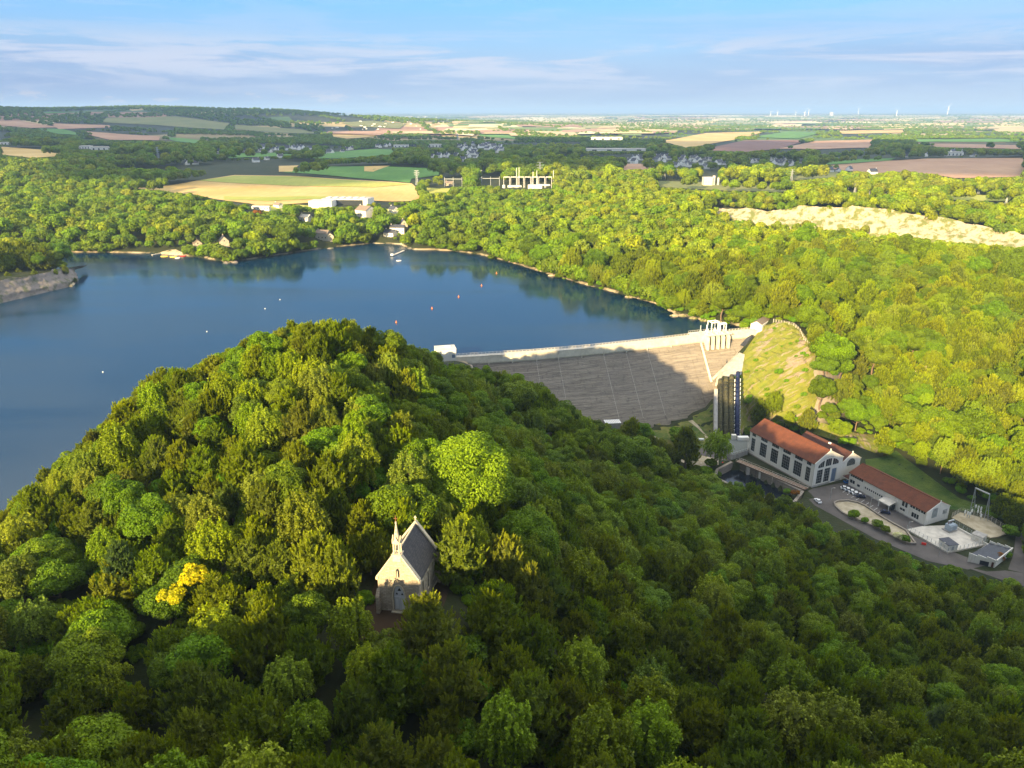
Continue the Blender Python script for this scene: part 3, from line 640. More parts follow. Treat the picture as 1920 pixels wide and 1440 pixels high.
for k in range(2):
    s = s1-9+k*0.0; 
    for ds in ((-4.2, 1.0) if k == 0 else (1.4, 5.8)):
        mb = MB(); x = s+ds+3
        mb.bar(crest(x, -5.5+3*k, 3), crest(x, -5.5+3*k, 10.2-k*1.2), .45, .45); mb.bar(crest(x, -1+k, 3), crest(x, -1+k, 10.2-k*1.2), .45, .45); mb.bar(crest(x, -5.7+3*k, 10.2-k*1.2), crest(x, -.8+k, 10.2-k*1.2), .5, .5); mb.build('gantry_leg', white_metal, dam)
    mb = MB()
    for o in (-5.5+3*k, -1+k): mb.bar(crest(s+(-1.4 if k == 0 else 4.2), o, 10-k*1.2), crest(s+(4.2 if k == 0 else 9), o, 10-k*1.2), .5, .5)
    mb.build('gantry_beam', white_metal, dam)
for k, dx in enumerate((1319, 1329.5, 1333, 1345, 1356)):
    q = crest(s_of(dx), -3.4, 3.1); r_ = .55 if k < 2 else .8
    MB().tube(q, q+Vector((0, 0, 5.2 if k < 2 else 2.6)), r_*.6, 8).box(q.x-.9, q.y-.7, 3.1, q.x+.9, q.y+.7, 4.6).build('hoist', white_metal if k % 2 else steel, dam)
q = [facept2(*t)+Vector((-.15, -.45, .35)) for t in ((1388, 647), (1397, 650), (1417, 627), (1411, 625), (1399, 635))]
mb = MB(); mb.add([tuple(v) for v in q]+[tuple(v+Vector((0, .35, -.45))) for v in q], [(0, 1, 2, 3, 4), (5, 6, 7, 8, 9)]+[(i, (i+1) % 5, 5+(i+1) % 5, 5+i) for i in range(5)])
mb.build('dark_membrane', dark_metal, dam)
# ------------------------------------------------------------ building kit
def glaz(mb_pane, mb_fr, axis, a0, a1, z0, z1, nx, nz, d0, t=.06):
    def bx(m, p0, p1, q0, q1, dd0, dd1):
        if axis == 'y': m.box(min(dd0, dd1), p0, q0, max(dd0, dd1), p1, q1)
        else: m.box(p0, min(dd0, dd1), q0, p1, max(dd0, dd1), q1)
    bx(mb_pane, a0, a1, z0, z1, d0, d0+.08)
    for i in range(nx+1): x = a0+(a1-a0)*i/nx; bx(mb_fr, x-t, x+t, z0, z1, d0-.05, d0-.003)
    for i in range(nz+1): z = z0+(z1-z0)*i/nz; bx(mb_fr, a0, a1, z-t, z+t, d0-.04, d0-.004)
def add_window(root, axis, a0, a1, z0, z1, nx, nz, d0, fm=None, gm_=None, t=.06, name='window'):
    p_, f_ = MB(), MB(); glaz(p_, f_, axis, a0, a1, z0, z1, nx, nz, d0, t)
    wn = p_.build(name, gm_ or dark_glass, root); f_.build('frame', fm or white_metal, wn); return wn
def skin(mb, axis, L0, L1, z0, z1, ops, d0, d1):
    ys = sorted({L0, L1}|{o[0] for o in ops}|{o[1] for o in ops})
    for a, b in zip(ys, ys[1:]):
        zz = [z0]; cut = sorted((o[2], o[3]) for o in ops if o[0] <= a+1e-6 and o[1] >= b-1e-6)
        for lo, hi in cut: zz += [lo, hi]
        zz.append(z1)
        for i in range(0, len(zz), 2):
            if zz[i+1]-zz[i] > .01:
                if axis == 'y': mb.box(d0, a, zz[i], d1, b, zz[i+1])
                else: mb.box(a, d0, zz[i], b, d1, zz[i+1])
def roof2(root, x0, x1, xr, y0, y1, ze, zr, mat, oh=.5, th=.25, name='roof', ridge=True):
    for s in (0, 1):
        xe = x0 if s == 0 else x1; k = (zr-ze)/abs(xr-xe); xo = xe-oh if s == 0 else xe+oh; zo = ze-k*oh
        g = .0 
        r = MB().ext([(xo, zo+.02), (xr, zr+.02), (xr, zr+th), (xo, zo+th)], 'y', y0, y1).build(name, mat, root)
    if ridge: MB().box(xr-.18, y0, zr+th-.1, xr+.18, y1, zr+th+.12).build('ridge_tiles', mat, root)
RZ1 = math.atan2(.43, .903)
# ------------------------------------------------------------ powerhouse
ph = thing('powerhouse', 'white hydroelectric powerhouse with orange tiled double roof and tall dark windows', 'power station', (148.5, 330.7, -40), RZ1)
big_y = [(2.0, 4.9), (7.6, 12.8), (15.6, 20.8), (23.8, 28.8), (32.0, 36.8), (40.6, 43.4)]
ops = [(a, b, 2.1, 9.6) for a, b in big_y]+[(a, b, 10.7, 12.5) for a, b in big_y]
mb = MB(); mb.box(.4, .4, -.1, 18.95, 44.9, 12.95); skin(mb, 'y', 0, 45, 0, 13, ops, 0, .397)
mb.ext([(.0, 12.996), (18.95, 12.996), (18.95, 13.0), (9.5, 17.9), (.0, 13.0)], 'y', 44.6, 44.99)
mb.build('wall', white_wall, ph)
gops = [(2.3, 6.3, 1.2, 8.9), (7.2, 11.2, 1.2, 8.9), (12.4, 15.7, .15, 7.8)]
mb = MB(); skin(mb, 'x', 0, 19, 0, 13, gops, -.3, .397); mb.ext([(0, 13.002), (19, 13.002), (9.5, 18.1)], 'y', -.3, .1); mb.build('gable_wall', white_wall, ph)
for a, b, z0, z1 in ops: add_window(ph, 'y', a, b, z0, z1, 4 if b-a > 4 else 3, 5 if z1 < 10 else 1, .25, steel, t=.04)
for a, b, z0, z1 in gops[:2]: add_window(ph, 'x', a, b, z0, z1, 3, 5, .1, steel, t=.04)
d_ = MB().box(12.4, .05, .15, 15.7, .25, 7.8).build('door', blue_door, ph); MB().box(14.02, .0, .2, 14.08, .046, 7.7).build('door_joint', dark_metal, d_)
def arcpane(root, x0, x1, cx, cz, R, zb, y, nx, zr=None):
    zr = zr or R; pts = [(x0, zb), (x1, zb)]
    for k in range(9):
        x = x1+(x0-x1)*k/8; v = 1-((x-cx)/R)**2; pts.append((x, max(zb+.05, cz+zr*math.sqrt(max(v, 0)))))
    pn = MB().ext(pts, 'y', y-.03, y+.1).build('window', dark_glass, root); f_ = MB()
    for k in range(1, nx): x = x0+(x1-x0)*k/nx; top = cz+zr*math.sqrt(max(1-((x-cx)/R)**2, 0)); f_.box(x-.05, y-.08, zb, x+.05, y-.033, max(zb+.1, top))
    f_.box(x0, y-.07, zb-.06, x1, y-.034, zb+.06); f_.build('frame', steel, pn)
arcpane(ph, 2.5, 6.3, 9.4, 9.6, 7.4, 10.1, -.3, 3, 4.4); arcpane(ph, 7.4, 11.2, 9.4, 9.6, 7.4, 10.1, -.3, 3, 4.4); arcpane(ph, 12.2, 16.2, 9.4, 9.6, 7.4, 10.1, -.3, 3, 4.4)
roof2(ph, 0, 19, 9.5, -.2, 45.4, 13.02, 18.1, tile_a, .55)
mb = MB(); skin(mb, 'x', 19.0, 32, 0, 9.7, [], -.29, .05); mb.ext([(19.0, 9.702), (32, 9.702), (25.5, 13.6)], 'y', -.29, .05); mb.box(19.0, .053, 0, 32, 30, 9.7); mb.build('annex_wall', white_wall, ph)
arcpane(ph, 22.6, 28.2, 25.4, 8.2, 2.9, 7.0, -.29, 7, 2.6); roof2(ph, 19.0, 32, 25.5, -.2, 30.3, 9.72, 13.6, tile_b, .45)
add_window(ph, 'x', 25.2, 26.2, 12.9, 12.95, 1, 1, -.5)
MB().box(24.2, 13, 13.4, 25.2, 14.2, 14.0).build('skylight', white_metal, ph)
for x, z in ((9.5, 18.1), (25.5, 13.6)): MB().box(x-.22, -.4, z, x+.22, .0, z+1.2).build('finial', white_wall, ph)
for sgn in (0, 1):
    MB().ext([(-.3 if sgn == 0 else 19.3, 12.8), (9.5, 18.2), (9.5, 18.5), (-.3 if sgn == 0 else 19.3, 13.2)], 'y', -.5, -.21).build('gable_coping', white_wall, ph)
    MB().ext([(18.9 if sgn == 0 else 32.3, 9.5), (25.5, 13.75), (25.5, 14.05), (18.9 if sgn == 0 else 32.3, 9.9)], 'y', -.5, -.21).build('gable_coping', white_wall, ph)
MB().box(-.6, .1, -6.5, -.003, 46, .4).build('rubble_plinth', df, ph); MB().box(0.1, -.36, 0, 12, -.303, 1.0).box(15.8, -.36, 0, 19, -.303, 1.0).build('base_band', grey_conc, ph)
tx = bpy.data.curves.new('lettering', 'FONT'); tx.body = 'USINE DE GUERLEDAN'; tx.size = .8; tx.extrude = .02; tx.align_x = 'CENTER'
to = bpy.data.objects.new('tmp', tx); COL.objects.link(to); dgx = bpy.context.evaluated_depsgraph_get(); me = bpy.data.meshes.new_from_object(to.evaluated_get(dgx)); bpy.data.objects.remove(to)
for v in me.vertices:                         # bent round the arch of the window below
    x, y = v.co.x, v.co.y; an = x/8.6; R = 8.6+y
    v.co = (9.4+R*math.sin(an)*1.0, -.33, 6.1+R*math.cos(an)*1.0+v.co.z*0)
me.materials.clear(); me.materials.append(grey_conc); link(bpy.data.objects.new('lettering', me), ph)
# ------------------------------------------------------------ office wing
RZ2 = math.atan2(.407, .913)
of = thing('office_wing', 'long low white office building with rusty tiled roof beside the car park', 'office building', (185.6, 294.5, -40), RZ2)
wd = [(34.9, 42.5, 5.0, 6.3), (39.4, 42.4, 1.6, 3.5), (36.2, 38.0, 1.5, 2.9), (9.6, 10.9, 3.7, 6.3), (11.2, 12.6, 3.7, 6.3), (.4, 2.8, 5.1, 6.3), (3.0, 5.6, 5.1, 6.3), (5.8, 8.4, 5.1, 6.3),
      (10.4, 13.2, 1.4, 2.7), (3.2, 7.0, 1.0, 3.4)]+[(23+i*1.2, 23.9+i*1.2, 2.4, 3.5) for i in range(9)]
mb = MB(); mb.box(.3, .3, -.1, 14.7, 43, 6.65); skin(mb, 'y', 0, 43, 0, 6.7, wd, 0, .297)
skin(mb, 'x', 0, 15, 0, 6.7, [(3.8, 6.9, 3.0, 6.699)], -.25, .297); mb.ext([(0, 6.702), (15, 6.702), (8, 9.9)], 'y', -.25, .2); mb.ext([(0, 6.702), (15, 6.702), (8, 9.9)], 'y', 42.7, 42.99); mb.build('wall', white_wall, of)
for a, b, z0, z1 in wd: add_window(of, 'y', a, b, z0, z1, max(1, int((b-a)/1.1)), 1, .18)
add_window(of, 'x', 3.8, 6.9, 3.0, 7.6, 2, 3, -.34, steel, steel); add_window(of, 'x', 11.0, 13.4, 3.4, 5.6, 2, 3, -.34, steel, steel)
roof2(of, 0, 15, 8, -.1, 43.4, 6.72, 9.9, tile_a, .5)
for y in (8.9, 14.8, 34.4): MB().tube((-.08, y, 0), (-.08, y, 6.6), .09, 6).build('downpipe', white_metal, of)
MB().ext([(-4.6, 3.0), (-.02, 4.1), (-.02, 4.3), (-4.6, 3.2)], 'y', 15.2, 21.4).build('porch_roof', pale_conc, of)
MB().box(-4.4, 15.4, 0, -4.15, 15.65, 3.0).build('porch_post', white_metal, of); MB().box(-4.4, 20.9, 0, -4.15, 21.15, 3.0).build('porch_post', white_metal, of)
MB().box(-2.2, 15.5, 0, -.02, 15.7, 2.6).build('porch_screen', dark_glass, of); MB().box(-.5, .2, -.05, -.02, 42.8, .35).build('kerb', grey_conc, of)
MB().ext([(-.3, 6.5), (8, 10.1), (8, 10.35), (-.3, 6.8)], 'y', -.5, -.26).ext([(15.3, 6.5), (8, 10.1), (8, 10.35), (15.3, 6.8)], 'y', -.5, -.26).build('gable_coping', white_wall, of); MB().box(7.8, -.45, 9.9, 8.2, -.1, 11.0).build('finial', white_wall, of)
lw = MB(); lw.box(-.2, 43.1, 3.0, 5.4, 46.8, 3.25); lw.build('link_roof', tile_b, of); MB().box(-.2, 43.1, 2.5, 5.4, 46.8, 2.99).build('link_beam', white_wall, of)
# ------------------------------------------------------------ workshop with stepped parapets
ws = thing('workshop', 'white flat-roofed workshop with stepped parapets and dark garage door', 'workshop', (188.7, 265.6, -41), math.atan2(-.46, .888))
foot = [(0, 0), (9.6, 0), (16.3, 13.9), (8.2, 14.8)]
MB().prism(foot, 0, 4.0).build('wall', white_wall, ws); MB().prism([(.3, .3), (9.4, .3), (15.8, 13.6), (8.3, 14.4)], 4.003, 4.25).build('roof', grey_conc if 0 else dark_metal, ws)
for k in range(3):
    x = k*3.2; MB().ext([(x, 4.0), (x+3.19, 4.0), (x+3.19, 4.5), (x, 5.3)], 'y', -.1, .25).build('parapet_step', white_wall, ws)
    q = Vector((8.2, 14.8)).lerp(Vector((16.3, 13.9)), k/3); MB().ext([(q.x, 4.0), (q.x+2.6, 4.0), (q.x+2.6, 4.5), (q.x, 5.3)], 'y', q.y-.3-.1*k, q.y+.02-.1*k).build('parapet_step', white_wall, ws)
d2 = Vector((6.7, 13.9)).normalized(); nn = Vector((d2.y, -d2.x))
for z, t in ((4.0, .35), (3.1, .2)):
    mb = MB(); a = Vector((9.6, 0)); b = Vector((16.3, 13.9)); q = [a, b, b+nn*t, a+nn*t]; mb.prism([(v.x, v.y) for v in q], z, z+(.75 if z > 3.5 else .3)); mb.build('cornice', white_wall, ws)
for k in range(11):
    a = Vector((9.6, 0))+d2*(1+k*1.3)+nn*.03; b = a+d2*.8; MB().prism([(a.x, a.y), (b.x, b.y), (b.x+nn.x*.1, b.y+nn.y*.1), (a.x+nn.x*.1, a.y+nn.y*.1)], 3.45, 3.85).build('clerestory_window', dark_glass, ws)
MB().box(4.2, -.12, .05, 7.4, -.02, 3.0).build('garage_door', dark_metal, ws); MB().box(8.3, -.1, .05, 9.1, -.02, 3.3).build('door', tile_b, ws)
# ------------------------------------------------------------ white lodge above the right abutment and control house at the left end
def gable(root, W_, L_, he, hr, wall, roof, rt=.2, oh=.35):
    mb = MB(); mb.box(0, 0, -2.5, W_, L_, he); mb.ext([(0, he+.002), (W_, he+.002), (W_/2, hr)], 'y', 0, L_); mb.build('wall', wall, root)
    for s in (0, 1):
        xe = -oh if s == 0 else W_+oh; ze = he-(hr-he)/(W_/2)*oh
        MB().ext([(xe, ze+.02), (W_/2, hr+.02), (W_/2, hr+rt), (xe, ze+rt)], 'y', -oh, L_+oh).build('roof', roof, root)
brown_roof = plain('brown_roof', (.20, .155, .12), .25, 1.5); P = G(1428, 623); Q = at(1450, 604, P.z+1.5)
lo = thing('lodge', 'small white lodge with grey brown roof at the right end of the dam', 'lodge', P, math.atan2((Q-P).y, (Q-P).x)-math.pi/2)
gable(lo, -7.5, 17, 4.6, 6.6, white_wall, brown_roof)
for k in range(3): MB().box(-.02, 3+4*k, 1.6, .06, 4.4+4*k, 3.0).build('window', dark_glass, lo)
ch = thing('control_house', 'white box control house at the left end of the dam above the trees', 'control house', (-33.5, 405.8, 0), .22)
MB().box(-9.8, 0, -6, 1.7, 8, 8.2).build('wall', white_wall, ch); MB().box(-9.9, -.15, 8.203, 1.85, 8.1, 8.6).build('roof', pale_conc, ch); MB().box(-4.5, 3, 8.603, -1, 5, 9.2).build('roof_unit', white_metal, ch)
MB().box(-.8, -.08, 3.2, 1, -.003, 5.2).build('door', blue_door, ch)
# ------------------------------------------------------------ penstocks
mos = NT('mossy_steel', .85); p = mos.pos(); mos.col(mos.mix(mos.ramp(mos.noise(p, 1.4, 6, .7), [(.4, 0), (.62, 1)]), (.035, .032, .022), (.12, .11, .045))); mos = mos.m
blu = plain('blue_paint', (.008, .016, .065), .2, .8, .4)
EXC.append([tuple(at(a_, b_, c_).xy) for a_, b_, c_ in ((1333,700,-16),(1398,690,-15),(1404,850,-40),(1333,850,-40))])
for k, (xt, yt, xb, r, zt) in enumerate(((1350, 722, 1350, 1.45, -19), (1361, 718, 1361, 1.45, -18), (1371.5, 714, 1371, 1.45, -17), (1383, 708, 1382, 1.25, -15))):
    lab = ['mossy dark penstock pipe furthest from the powerhouse', 'mossy dark penstock pipe in the middle of the three', 'mossy dark penstock pipe right beside the blue one', 'blue painted penstock pipe nearest the rocky slope'][k]
    pn = thing('penstock', lab, 'pipe', at(xb, 820, -37.5), 0, 'penstock pipes below the dam'); T = at(xt, yt, zt)-pn.location; Bm = Vector((0, 0, 0)); mt = mos if k < 3 else blu
    mb = MB(); mb.tube(Bm, T, r, 14); mb.tube(T, T+Vector((1.2, 4, 1.8)), r, 14)
    if k == 3: mb.tube(Bm, Bm+Vector((3.0, -5.0, -1.8)), r, 14)
    mb.build('barrel', mt, pn, smooth=True)
    for j in range(13):
        q = T.lerp(Bm, (j+.5)/13); dd = (Bm-T).normalized()*.22; MB().tube(q-dd, q+dd, r+.16, 14).build('collar', mt, pn)
        if k == 3: MB().box(q.x-r-.55, q.y-.25, q.z-1.5, q.x-r-.2, q.y+.25, q.z+.4).box(q.x+r+.2, q.y-.25, q.z-1.5, q.x+r+.55, q.y+.25, q.z+.7).build('saddle', white_metal, pn)
sw = thing('ramp_wall', 'grey concrete side wall beside the mossy pipes', 'wall', (0, 0, 0)); mb = MB()
a, b = at(1342, 735, -20), at(1342, 826, -39.5)
mb.add([a+Vector((-1, 0, -6)), a+Vector((1, 0, -6)), b+Vector((1, 0, -6)), b+Vector((-1, 0, -6)), a+Vector((-1, 0, 2)), a+Vector((1, 0, 2)), b+Vector((1, 0, 1)), b+Vector((-1, 0, 1))], [(4, 5, 6, 7), (0, 1, 5, 4), (1, 2, 6, 5), (2, 3, 7, 6), (3, 0, 4, 7)]); mb.build('coping', grey_conc, sw)
pb = thing('valve_platform', 'dark grey raised platform at the foot of the penstock pipes', 'platform', (0, 0, 0)); pp = [tuple(at(a, b, -37).xy) for a, b in [(1341, 829), (1372, 853), (1403, 843), (1403, 822), (1345, 822)]]
MB().prism(pp, -41, -37.2).build('base', grey_conc, pb); MB().prism(offset(pp, -.4), -37.197, -37.05).build('deck', plain('slate_deck', (.13, .145, .14), .2), pb)
mb = MB()
for a, b in zip(pp, pp[1:4]): mb.bar((*a, -36), (*b, -36), .1, .1); [mb.bar((*Vector(a).lerp(Vector(b), i/6), -37.2), (*Vector(a).lerp(Vector(b), i/6), -36), .1, .1) for i in range(7)]
mb.build('railing', steel, pb)
q = at(1372, 824, -37); MB().box(q.x, q.y, -37.04, q.x+2.5, q.y+2, -34.5).build('cabinet', white_wall, pb); q = at(1384, 826, -37); MB().box(q.x, q.y, -37.04, q.x+6, q.y+2.6, -35.2).build('cabinet', white_metal, pb)
# ------------------------------------------------------------ quay, footbridge
qu = thing('stone_quay', 'low stone quay wall round the dark tailrace water', 'wall', (0, 0, 0))
for a, b in zip(basin, basin[1:]+basin[:1]):
    if (Vector(a)-Vector(b)).length > 6: MB().bar((*a, -43), (*b, -43), 1.4, 6.4).build('wall_run', df, qu)
A, B = at(1383, 864, -39.3), at(1512, 917, -39.3); fb = thing('footbridge', 'long narrow brown footbridge on piers over the tailrace beside the powerhouse', 'bridge', A)
D = B-A; MB().bar((0, 0, 0), D, 3.2, .5).build('deck', plain('brown_deck', (.24, .15, .10), .2), fb)
s_ = Vector((-D.y, D.x, 0)).normalized()
for k in (-1, 1):
    mb = MB(); o = s_*1.5*k; mb.bar(o+Vector((0, 0, 1.25)), D+o+Vector((0, 0, 1.25)), .1, .12); [mb.bar(D*(i/16)+o, D*(i/16)+o+Vector((0, 0, 1.25)), .1, .1) for i in range(17)]; mb.bar(o+Vector((0, 0, .3)), D+o+Vector((0, 0, .3)), .12, .3); mb.build('railing', pale_conc, fb)
for f_ in (.18, .36, .55, .74): q = D*f_; MB().box(q.x-1.2, q.y-1.2, -8, q.x+1.2, q.y+1.2, -.26).build('pier', pale_conc, fb)
# ------------------------------------------------------------ transformer yards
ty = thing('transformer_yard', 'raised concrete transformer yard beyond the office wing', 'yard', (0, 0, 0)); yp = zpoly([(1700, 993), (1730, 987), (1790, 985), (1851, 1021), (1777, 1036)], -39.5)
MB().prism(yp, -41, -39.3).build('slab', pale_conc, ty)
for a, b in list(zip(yp, yp[1:]+yp[:1]))[2:]:
    mb = MB(); L_ = (Vector(b)-Vector(a)).length; n = int(L_/2)
    for i in range(n+1): q = Vector(a).lerp(Vector(b), i/n); mb.box(q.x-.05, q.y-.05, -39.3, q.x+.05, q.y+.05, -37.2)
    for z in (-38.9, -38.3, -37.7, -37.2): mb.bar((*a, z), (*b, z), .04, .04)
    mb.build('mesh_fence', steel, ty)
bl = plain('blue_grey_paint_light', (.30, .36, .42), .12, 1, .4)
tr = thing('transformer', 'large blue grey power transformer with cooling fins in the yard', 'transformer', (*at(1780, 994, -39.3),), RZ2)
MB().box(-2.4, -2, 0, 2.6, 2, .5).build('plinth', grey_conc, tr); MB().box(-1.8, -1.2, .5, 2, 1.2, 3.3).build('tank', bl, tr)
for k in range(6): MB().box(-2+.72*k, -1.9, .9, -1.6+.72*k, -1.22, 3.1).build('radiator', bl, tr)
MB().tube((-.5, .9, 4.0), (2.9, .9, 4.0), .42, 10).build('conservator', steel, tr)
for k in range(3): MB().tube((-1.3+k, .2, 3.3), (-1.3+k, .2, 4.6), .16, 6).build('bushing', plain('brown_glaze', (.2, .08, .05), .1) if k == 0 else MATS['brown_roof'] if 'brown_roof' in MATS else steel, tr)
def hut(px, py, w_, l_, h_, lab, roofm, rz):
    t = thing('equipment_hut', lab, 'hut', (*at(px, py, -39.28),), rz); MB().box(0, 0, 0, w_, l_, h_).build('wall', white_wall, t); MB().box(-.2, -.2, h_+.003, w_+.2, l_+.2, h_+.22).build('roof', roofm, t)
    MB().box(w_*.35, -.06, .05, w_*.6, -.003, 2).build('door', steel, t); MB().box(-.05, l_*.3, .6, -.003, l_*.6, 1.6).build('vent_panel', pale_conc, t)
hut(1777, 1033, 4.6, 5.6, 2.5, 'cream equipment hut with dark blue flat roof at the yard corner', blu if 0 else slate, .2)
hut(1840, 1019, 4.2, 4.4, 2.6, 'white equipment hut with grey roof at the far side of the yard', grey_conc, .62)
rw = thing('yard_wall', 'long low white wall dividing the two transformer yards', 'wall', (0, 0, 0)); MB().bar(at(1791, 988, -39), at(1852, 1022, -39), .4, 1.2).build('coping', white_wall, rw)
gy = zpoly([(1784, 972), (1800, 962), (1850, 974), (1891, 1000), (1872, 1008), (1856, 1010)], -40); gyo = thing('gravel_yard', 'pale gravel switch yard with fence beyond the dark passage', 'yard', (0, 0, 0)); MB().prism(gy, -41, -39.5).build('gravel_bed', gravel, gyo)
for a, b in list(zip(gy, gy[1:]+gy[:1]))[:3]:
    mb = MB(); L_ = (Vector(b)-Vector(a)).length; n = int(L_/2.4)
    for i in range(n+1): q = Vector(a).lerp(Vector(b), i/n); mb.box(q.x-.07, q.y-.07, -39.5, q.x+.07, q.y+.07, -37.1)
    for z in (-39.1, -38.5, -37.9, -37.2): mb.bar((*a, z), (*b, z), .05, .05)
    mb.build('mesh_fence', pale_conc, gyo)
ga = thing('switchyard_gantry', 'tall galvanised portal gantry with splayed legs over the gravel yard', 'gantry', (0, 0, 0))
La, Lb, Lt = at(1818, 962, -39.5), at(1827, 957, -39.5), at(1829, 915, 0); Ra, Rb = at(1845, 975, -39.5), at(1852, 977, -39.5)
yl = (La.y+Lb.y)/2; t_ = yl/ray(1829, 915)[1]; Lt = att(1829, 915, t_); yr = (Ra.y+Rb.y)/2; Rt = att(1856, 927, yr/ray(1856, 927)[1])
for a, b, c in ((La, Lb, Lt), (Ra, Rb, Rt)):
    mb = MB(); mb.tube(a, c, .16, 6).tube(b, c, .16, 6); [mb.bar(a.lerp(c, f_), b.lerp(c, f_), .1, .1) for f_ in (.2, .4, .6, .8)]; mb.build('leg', steel, ga)
MB().bar(Lt, Rt, .5, .5).build('beam', steel, ga)
for k, (x, y) in enumerate(((1808, 967), (1813, 970), (1817, 971), (1821, 965), (1828, 957), (1833, 959), (1838, 961), (1832, 966), (1837, 968), (1838, 974))):
    sg = thing('insulator_post', 'white ribbed insulator post in the gravel switch yard', 'insulator', (*at(x, y, -39.5),), 0, 'insulator posts of the gravel switch yard'); MB().tube((0, 0, 0), (0, 0, 1.4), .14, 6).build('stand', steel, sg)
    mb = MB(); [mb.tube((0, 0, 1.4+.3*i), (0, 0, 1.56+.3*i), .34, 8) for i in range(5)]; mb.tube((0, 0, 1.4), (0, 0, 3.0), .2, 8); mb.build('insulator', white_metal, sg)
# ------------------------------------------------------------ island kerb wall in the car park, cars
isl = [(1566,951),(1564,944),(1572,941),(1589,940),(1608,944),(1622,950),(1647,967),(1672,982),(1698,996),(1716,1021),(1700,1021),(1678,1010),(1648,993),(1619,980),(1596,972),(1578,962)]
ip_ = zpoly(isl, -40); iw = thing('island_wall', 'long teardrop stone kerb wall round the planted island in the car park', 'wall', (0, 0, 0))
for a, b in zip(ip_, ip_[1:]+ip_[:1]): MB().bar((*a, -39.6), (*b, -39.6), .7, 1.1).build('wall_run', df, iw)
MB().prism(offset(ip_, -.3), -40.2, -39.75).build('gravel_bed', gravel, iw)
def car(px, py, rz, paint, lab, grp=None):
    c = thing('car', lab, 'car', (*at(px, py, -39.9),), rz, grp)
    MB().ext([(-2.1, .28), (2.1, .28), (2.12, .7), (1.95, .92), (1.0, 1.0), (-1.7, 1.02), (-2.1, .85)], 'y', -.88, .88).build('body', paint, c)
    MB().ext([(-1.75, 1.0), (1.0, .98), (.35, 1.46), (-1.25, 1.48)], 'y', -.74, .74).build('windows', dark_glass, c)
    MB().ext([(-1.2, 1.47), (.3, 1.46), (.2, 1.53), (-1.1, 1.54)], 'y', -.7, .7).build('roof', paint, c)
    for x in (-1.3, 1.3):
        for y in (-.9, .9): MB().tube((x, y-.1, .33), (x, y+.1, .33), .33, 10).build('wheel', dark_metal, c)
    for y in (-.6, .6): MB().box(2.0, y-.2, .6, 2.14, y+.2, .78).build('headlight', white_metal, c)
cw = plain('white_car_paint', (.8, .8, .8), .02, 1, .25); cb = plain('navy_car_paint', (.02, .025, .06), .1, 1, .25); cbl = plain('blue_car_paint', (.03, .16, .45), .1, 1, .25)
RZC = math.atan2(.46, -.888)+math.pi
for k, (x, y, pt, lb) in enumerate(((1584.5, 917, cw, 'white car parked first in the row, nearest the powerhouse door'), (1592, 920.5, cw, 'white car parked second in the row from the powerhouse'), (1599.5, 924, cw, 'white car parked third in the row from the powerhouse'), (1606.5, 928, cw, 'white car parked beside the dark blue car'), (1613.5, 932.5, cb, 'dark blue car at the end of the row of white cars'))):
    car(x, y, RZC+.25, pt, lb, 'cars parked in a row by the office wing')
car(1533, 941, 1.75, cw, 'white car alone at the mouth of the car park by the wood'); car(1660, 962, -.35, cb, 'black car parked by the porch of the office wing'); car(1589.5, 905, .2, cbl, 'bright blue car under the link roof between the two buildings')
fl = thing('road_barrier', 'small red plastic barrier on the asphalt by the transformer yard', 'barrier', (*at(1732, 1021, -39.9),), -.4); MB().ext([(-.4, 0), (.4, 0), (.15, .9), (-.15, .9)], 'x', -.9, .9).build('body', plain('red_plastic', (.6, .03, .02), .1), fl)
# ------------------------------------------------------------ valley furniture
sh = thing('shed', 'small shed with white striped metal roof at the foot of the dam', 'shed', (*at(1136, 801, -36),), .12); MB().box(0, 0, -2, 9, 4.5, 2.3).build('wall', grey_conc, sh)
for k in range(9): MB().box(k-.3 if k == 0 else k, -.5, 2.303, k+.8, 5, 2.5).build('roof_sheet', white_metal, sh)
for k in range(8): MB().box(k+.803, -.5, 2.303, k+.997, 5, 2.42).build('roof_joint', grey_conc, sh)
wl = thing('retaining_wall', 'brown stone retaining wall along the edge of the valley wood', 'wall', (0, 0, 0)); pts = [(1146,800,-37),(1165,803,-37.5),(1190,816,-38.5),(1220,833,-39.5),(1266,856,-39.8)]
for a, b in zip(pts, pts[1:]): MB().bar(at(*a)+Vector((0, 0, .3)), at(*b)+Vector((0, 0, .3)), 2.2, 2.6).build('wall_run', plain('brown_stone', (.30, .21, .15), .35, 1), wl)
bn = thing('tank', 'white rounded tank standing on the dry grass by the gravel track', 'tank', (*at(1314, 827, -39.4),), 0); MB().tube((-1.6, 0, 1), (1.6, 0, 1), .75, 12).build('shell', white_metal, bn); MB().box(-1.2, -.5, 0, -.8, .5, .5).build('leg', steel, bn); MB().box(.8, -.5, 0, 1.2, .5, .5).build('leg', steel, bn)
sc = thing('scrap_heap', 'heap of white, dark and red scrap panels on the gravel apron', 'scrap heap', (*at(1331, 868, -39.7),), .1)
for k in range(26):
    x, y = rnd.gauss(0, 2.2), rnd.gauss(0, .9); a = Vector((x, y, rnd.uniform(.1, .7))); d = Vector((rnd.uniform(-1, 1), rnd.uniform(-1, 1), rnd.uniform(-.2, .4)))
    MB().bar(a, a+d*1.3, rnd.uniform(.25, .7), .12).build('panel', [white_metal, dark_metal, white_metal, grey_conc, MATS.get('red_plastic', white_metal)][k % 5 if x > 1 else k % 4], sc)
pl_ = thing('utility_pole', 'wooden utility pole with crossarm on the right hillside', 'pole', G(1866, 770), .3); MB().tube((0, 0, -1), (0, 0, 11), .16, 6).build('pole', bark, pl_); MB().bar((-1.6, 0, 10), (1.6, 0, 10), .2, .2).build('crossarm', pale_conc, pl_)
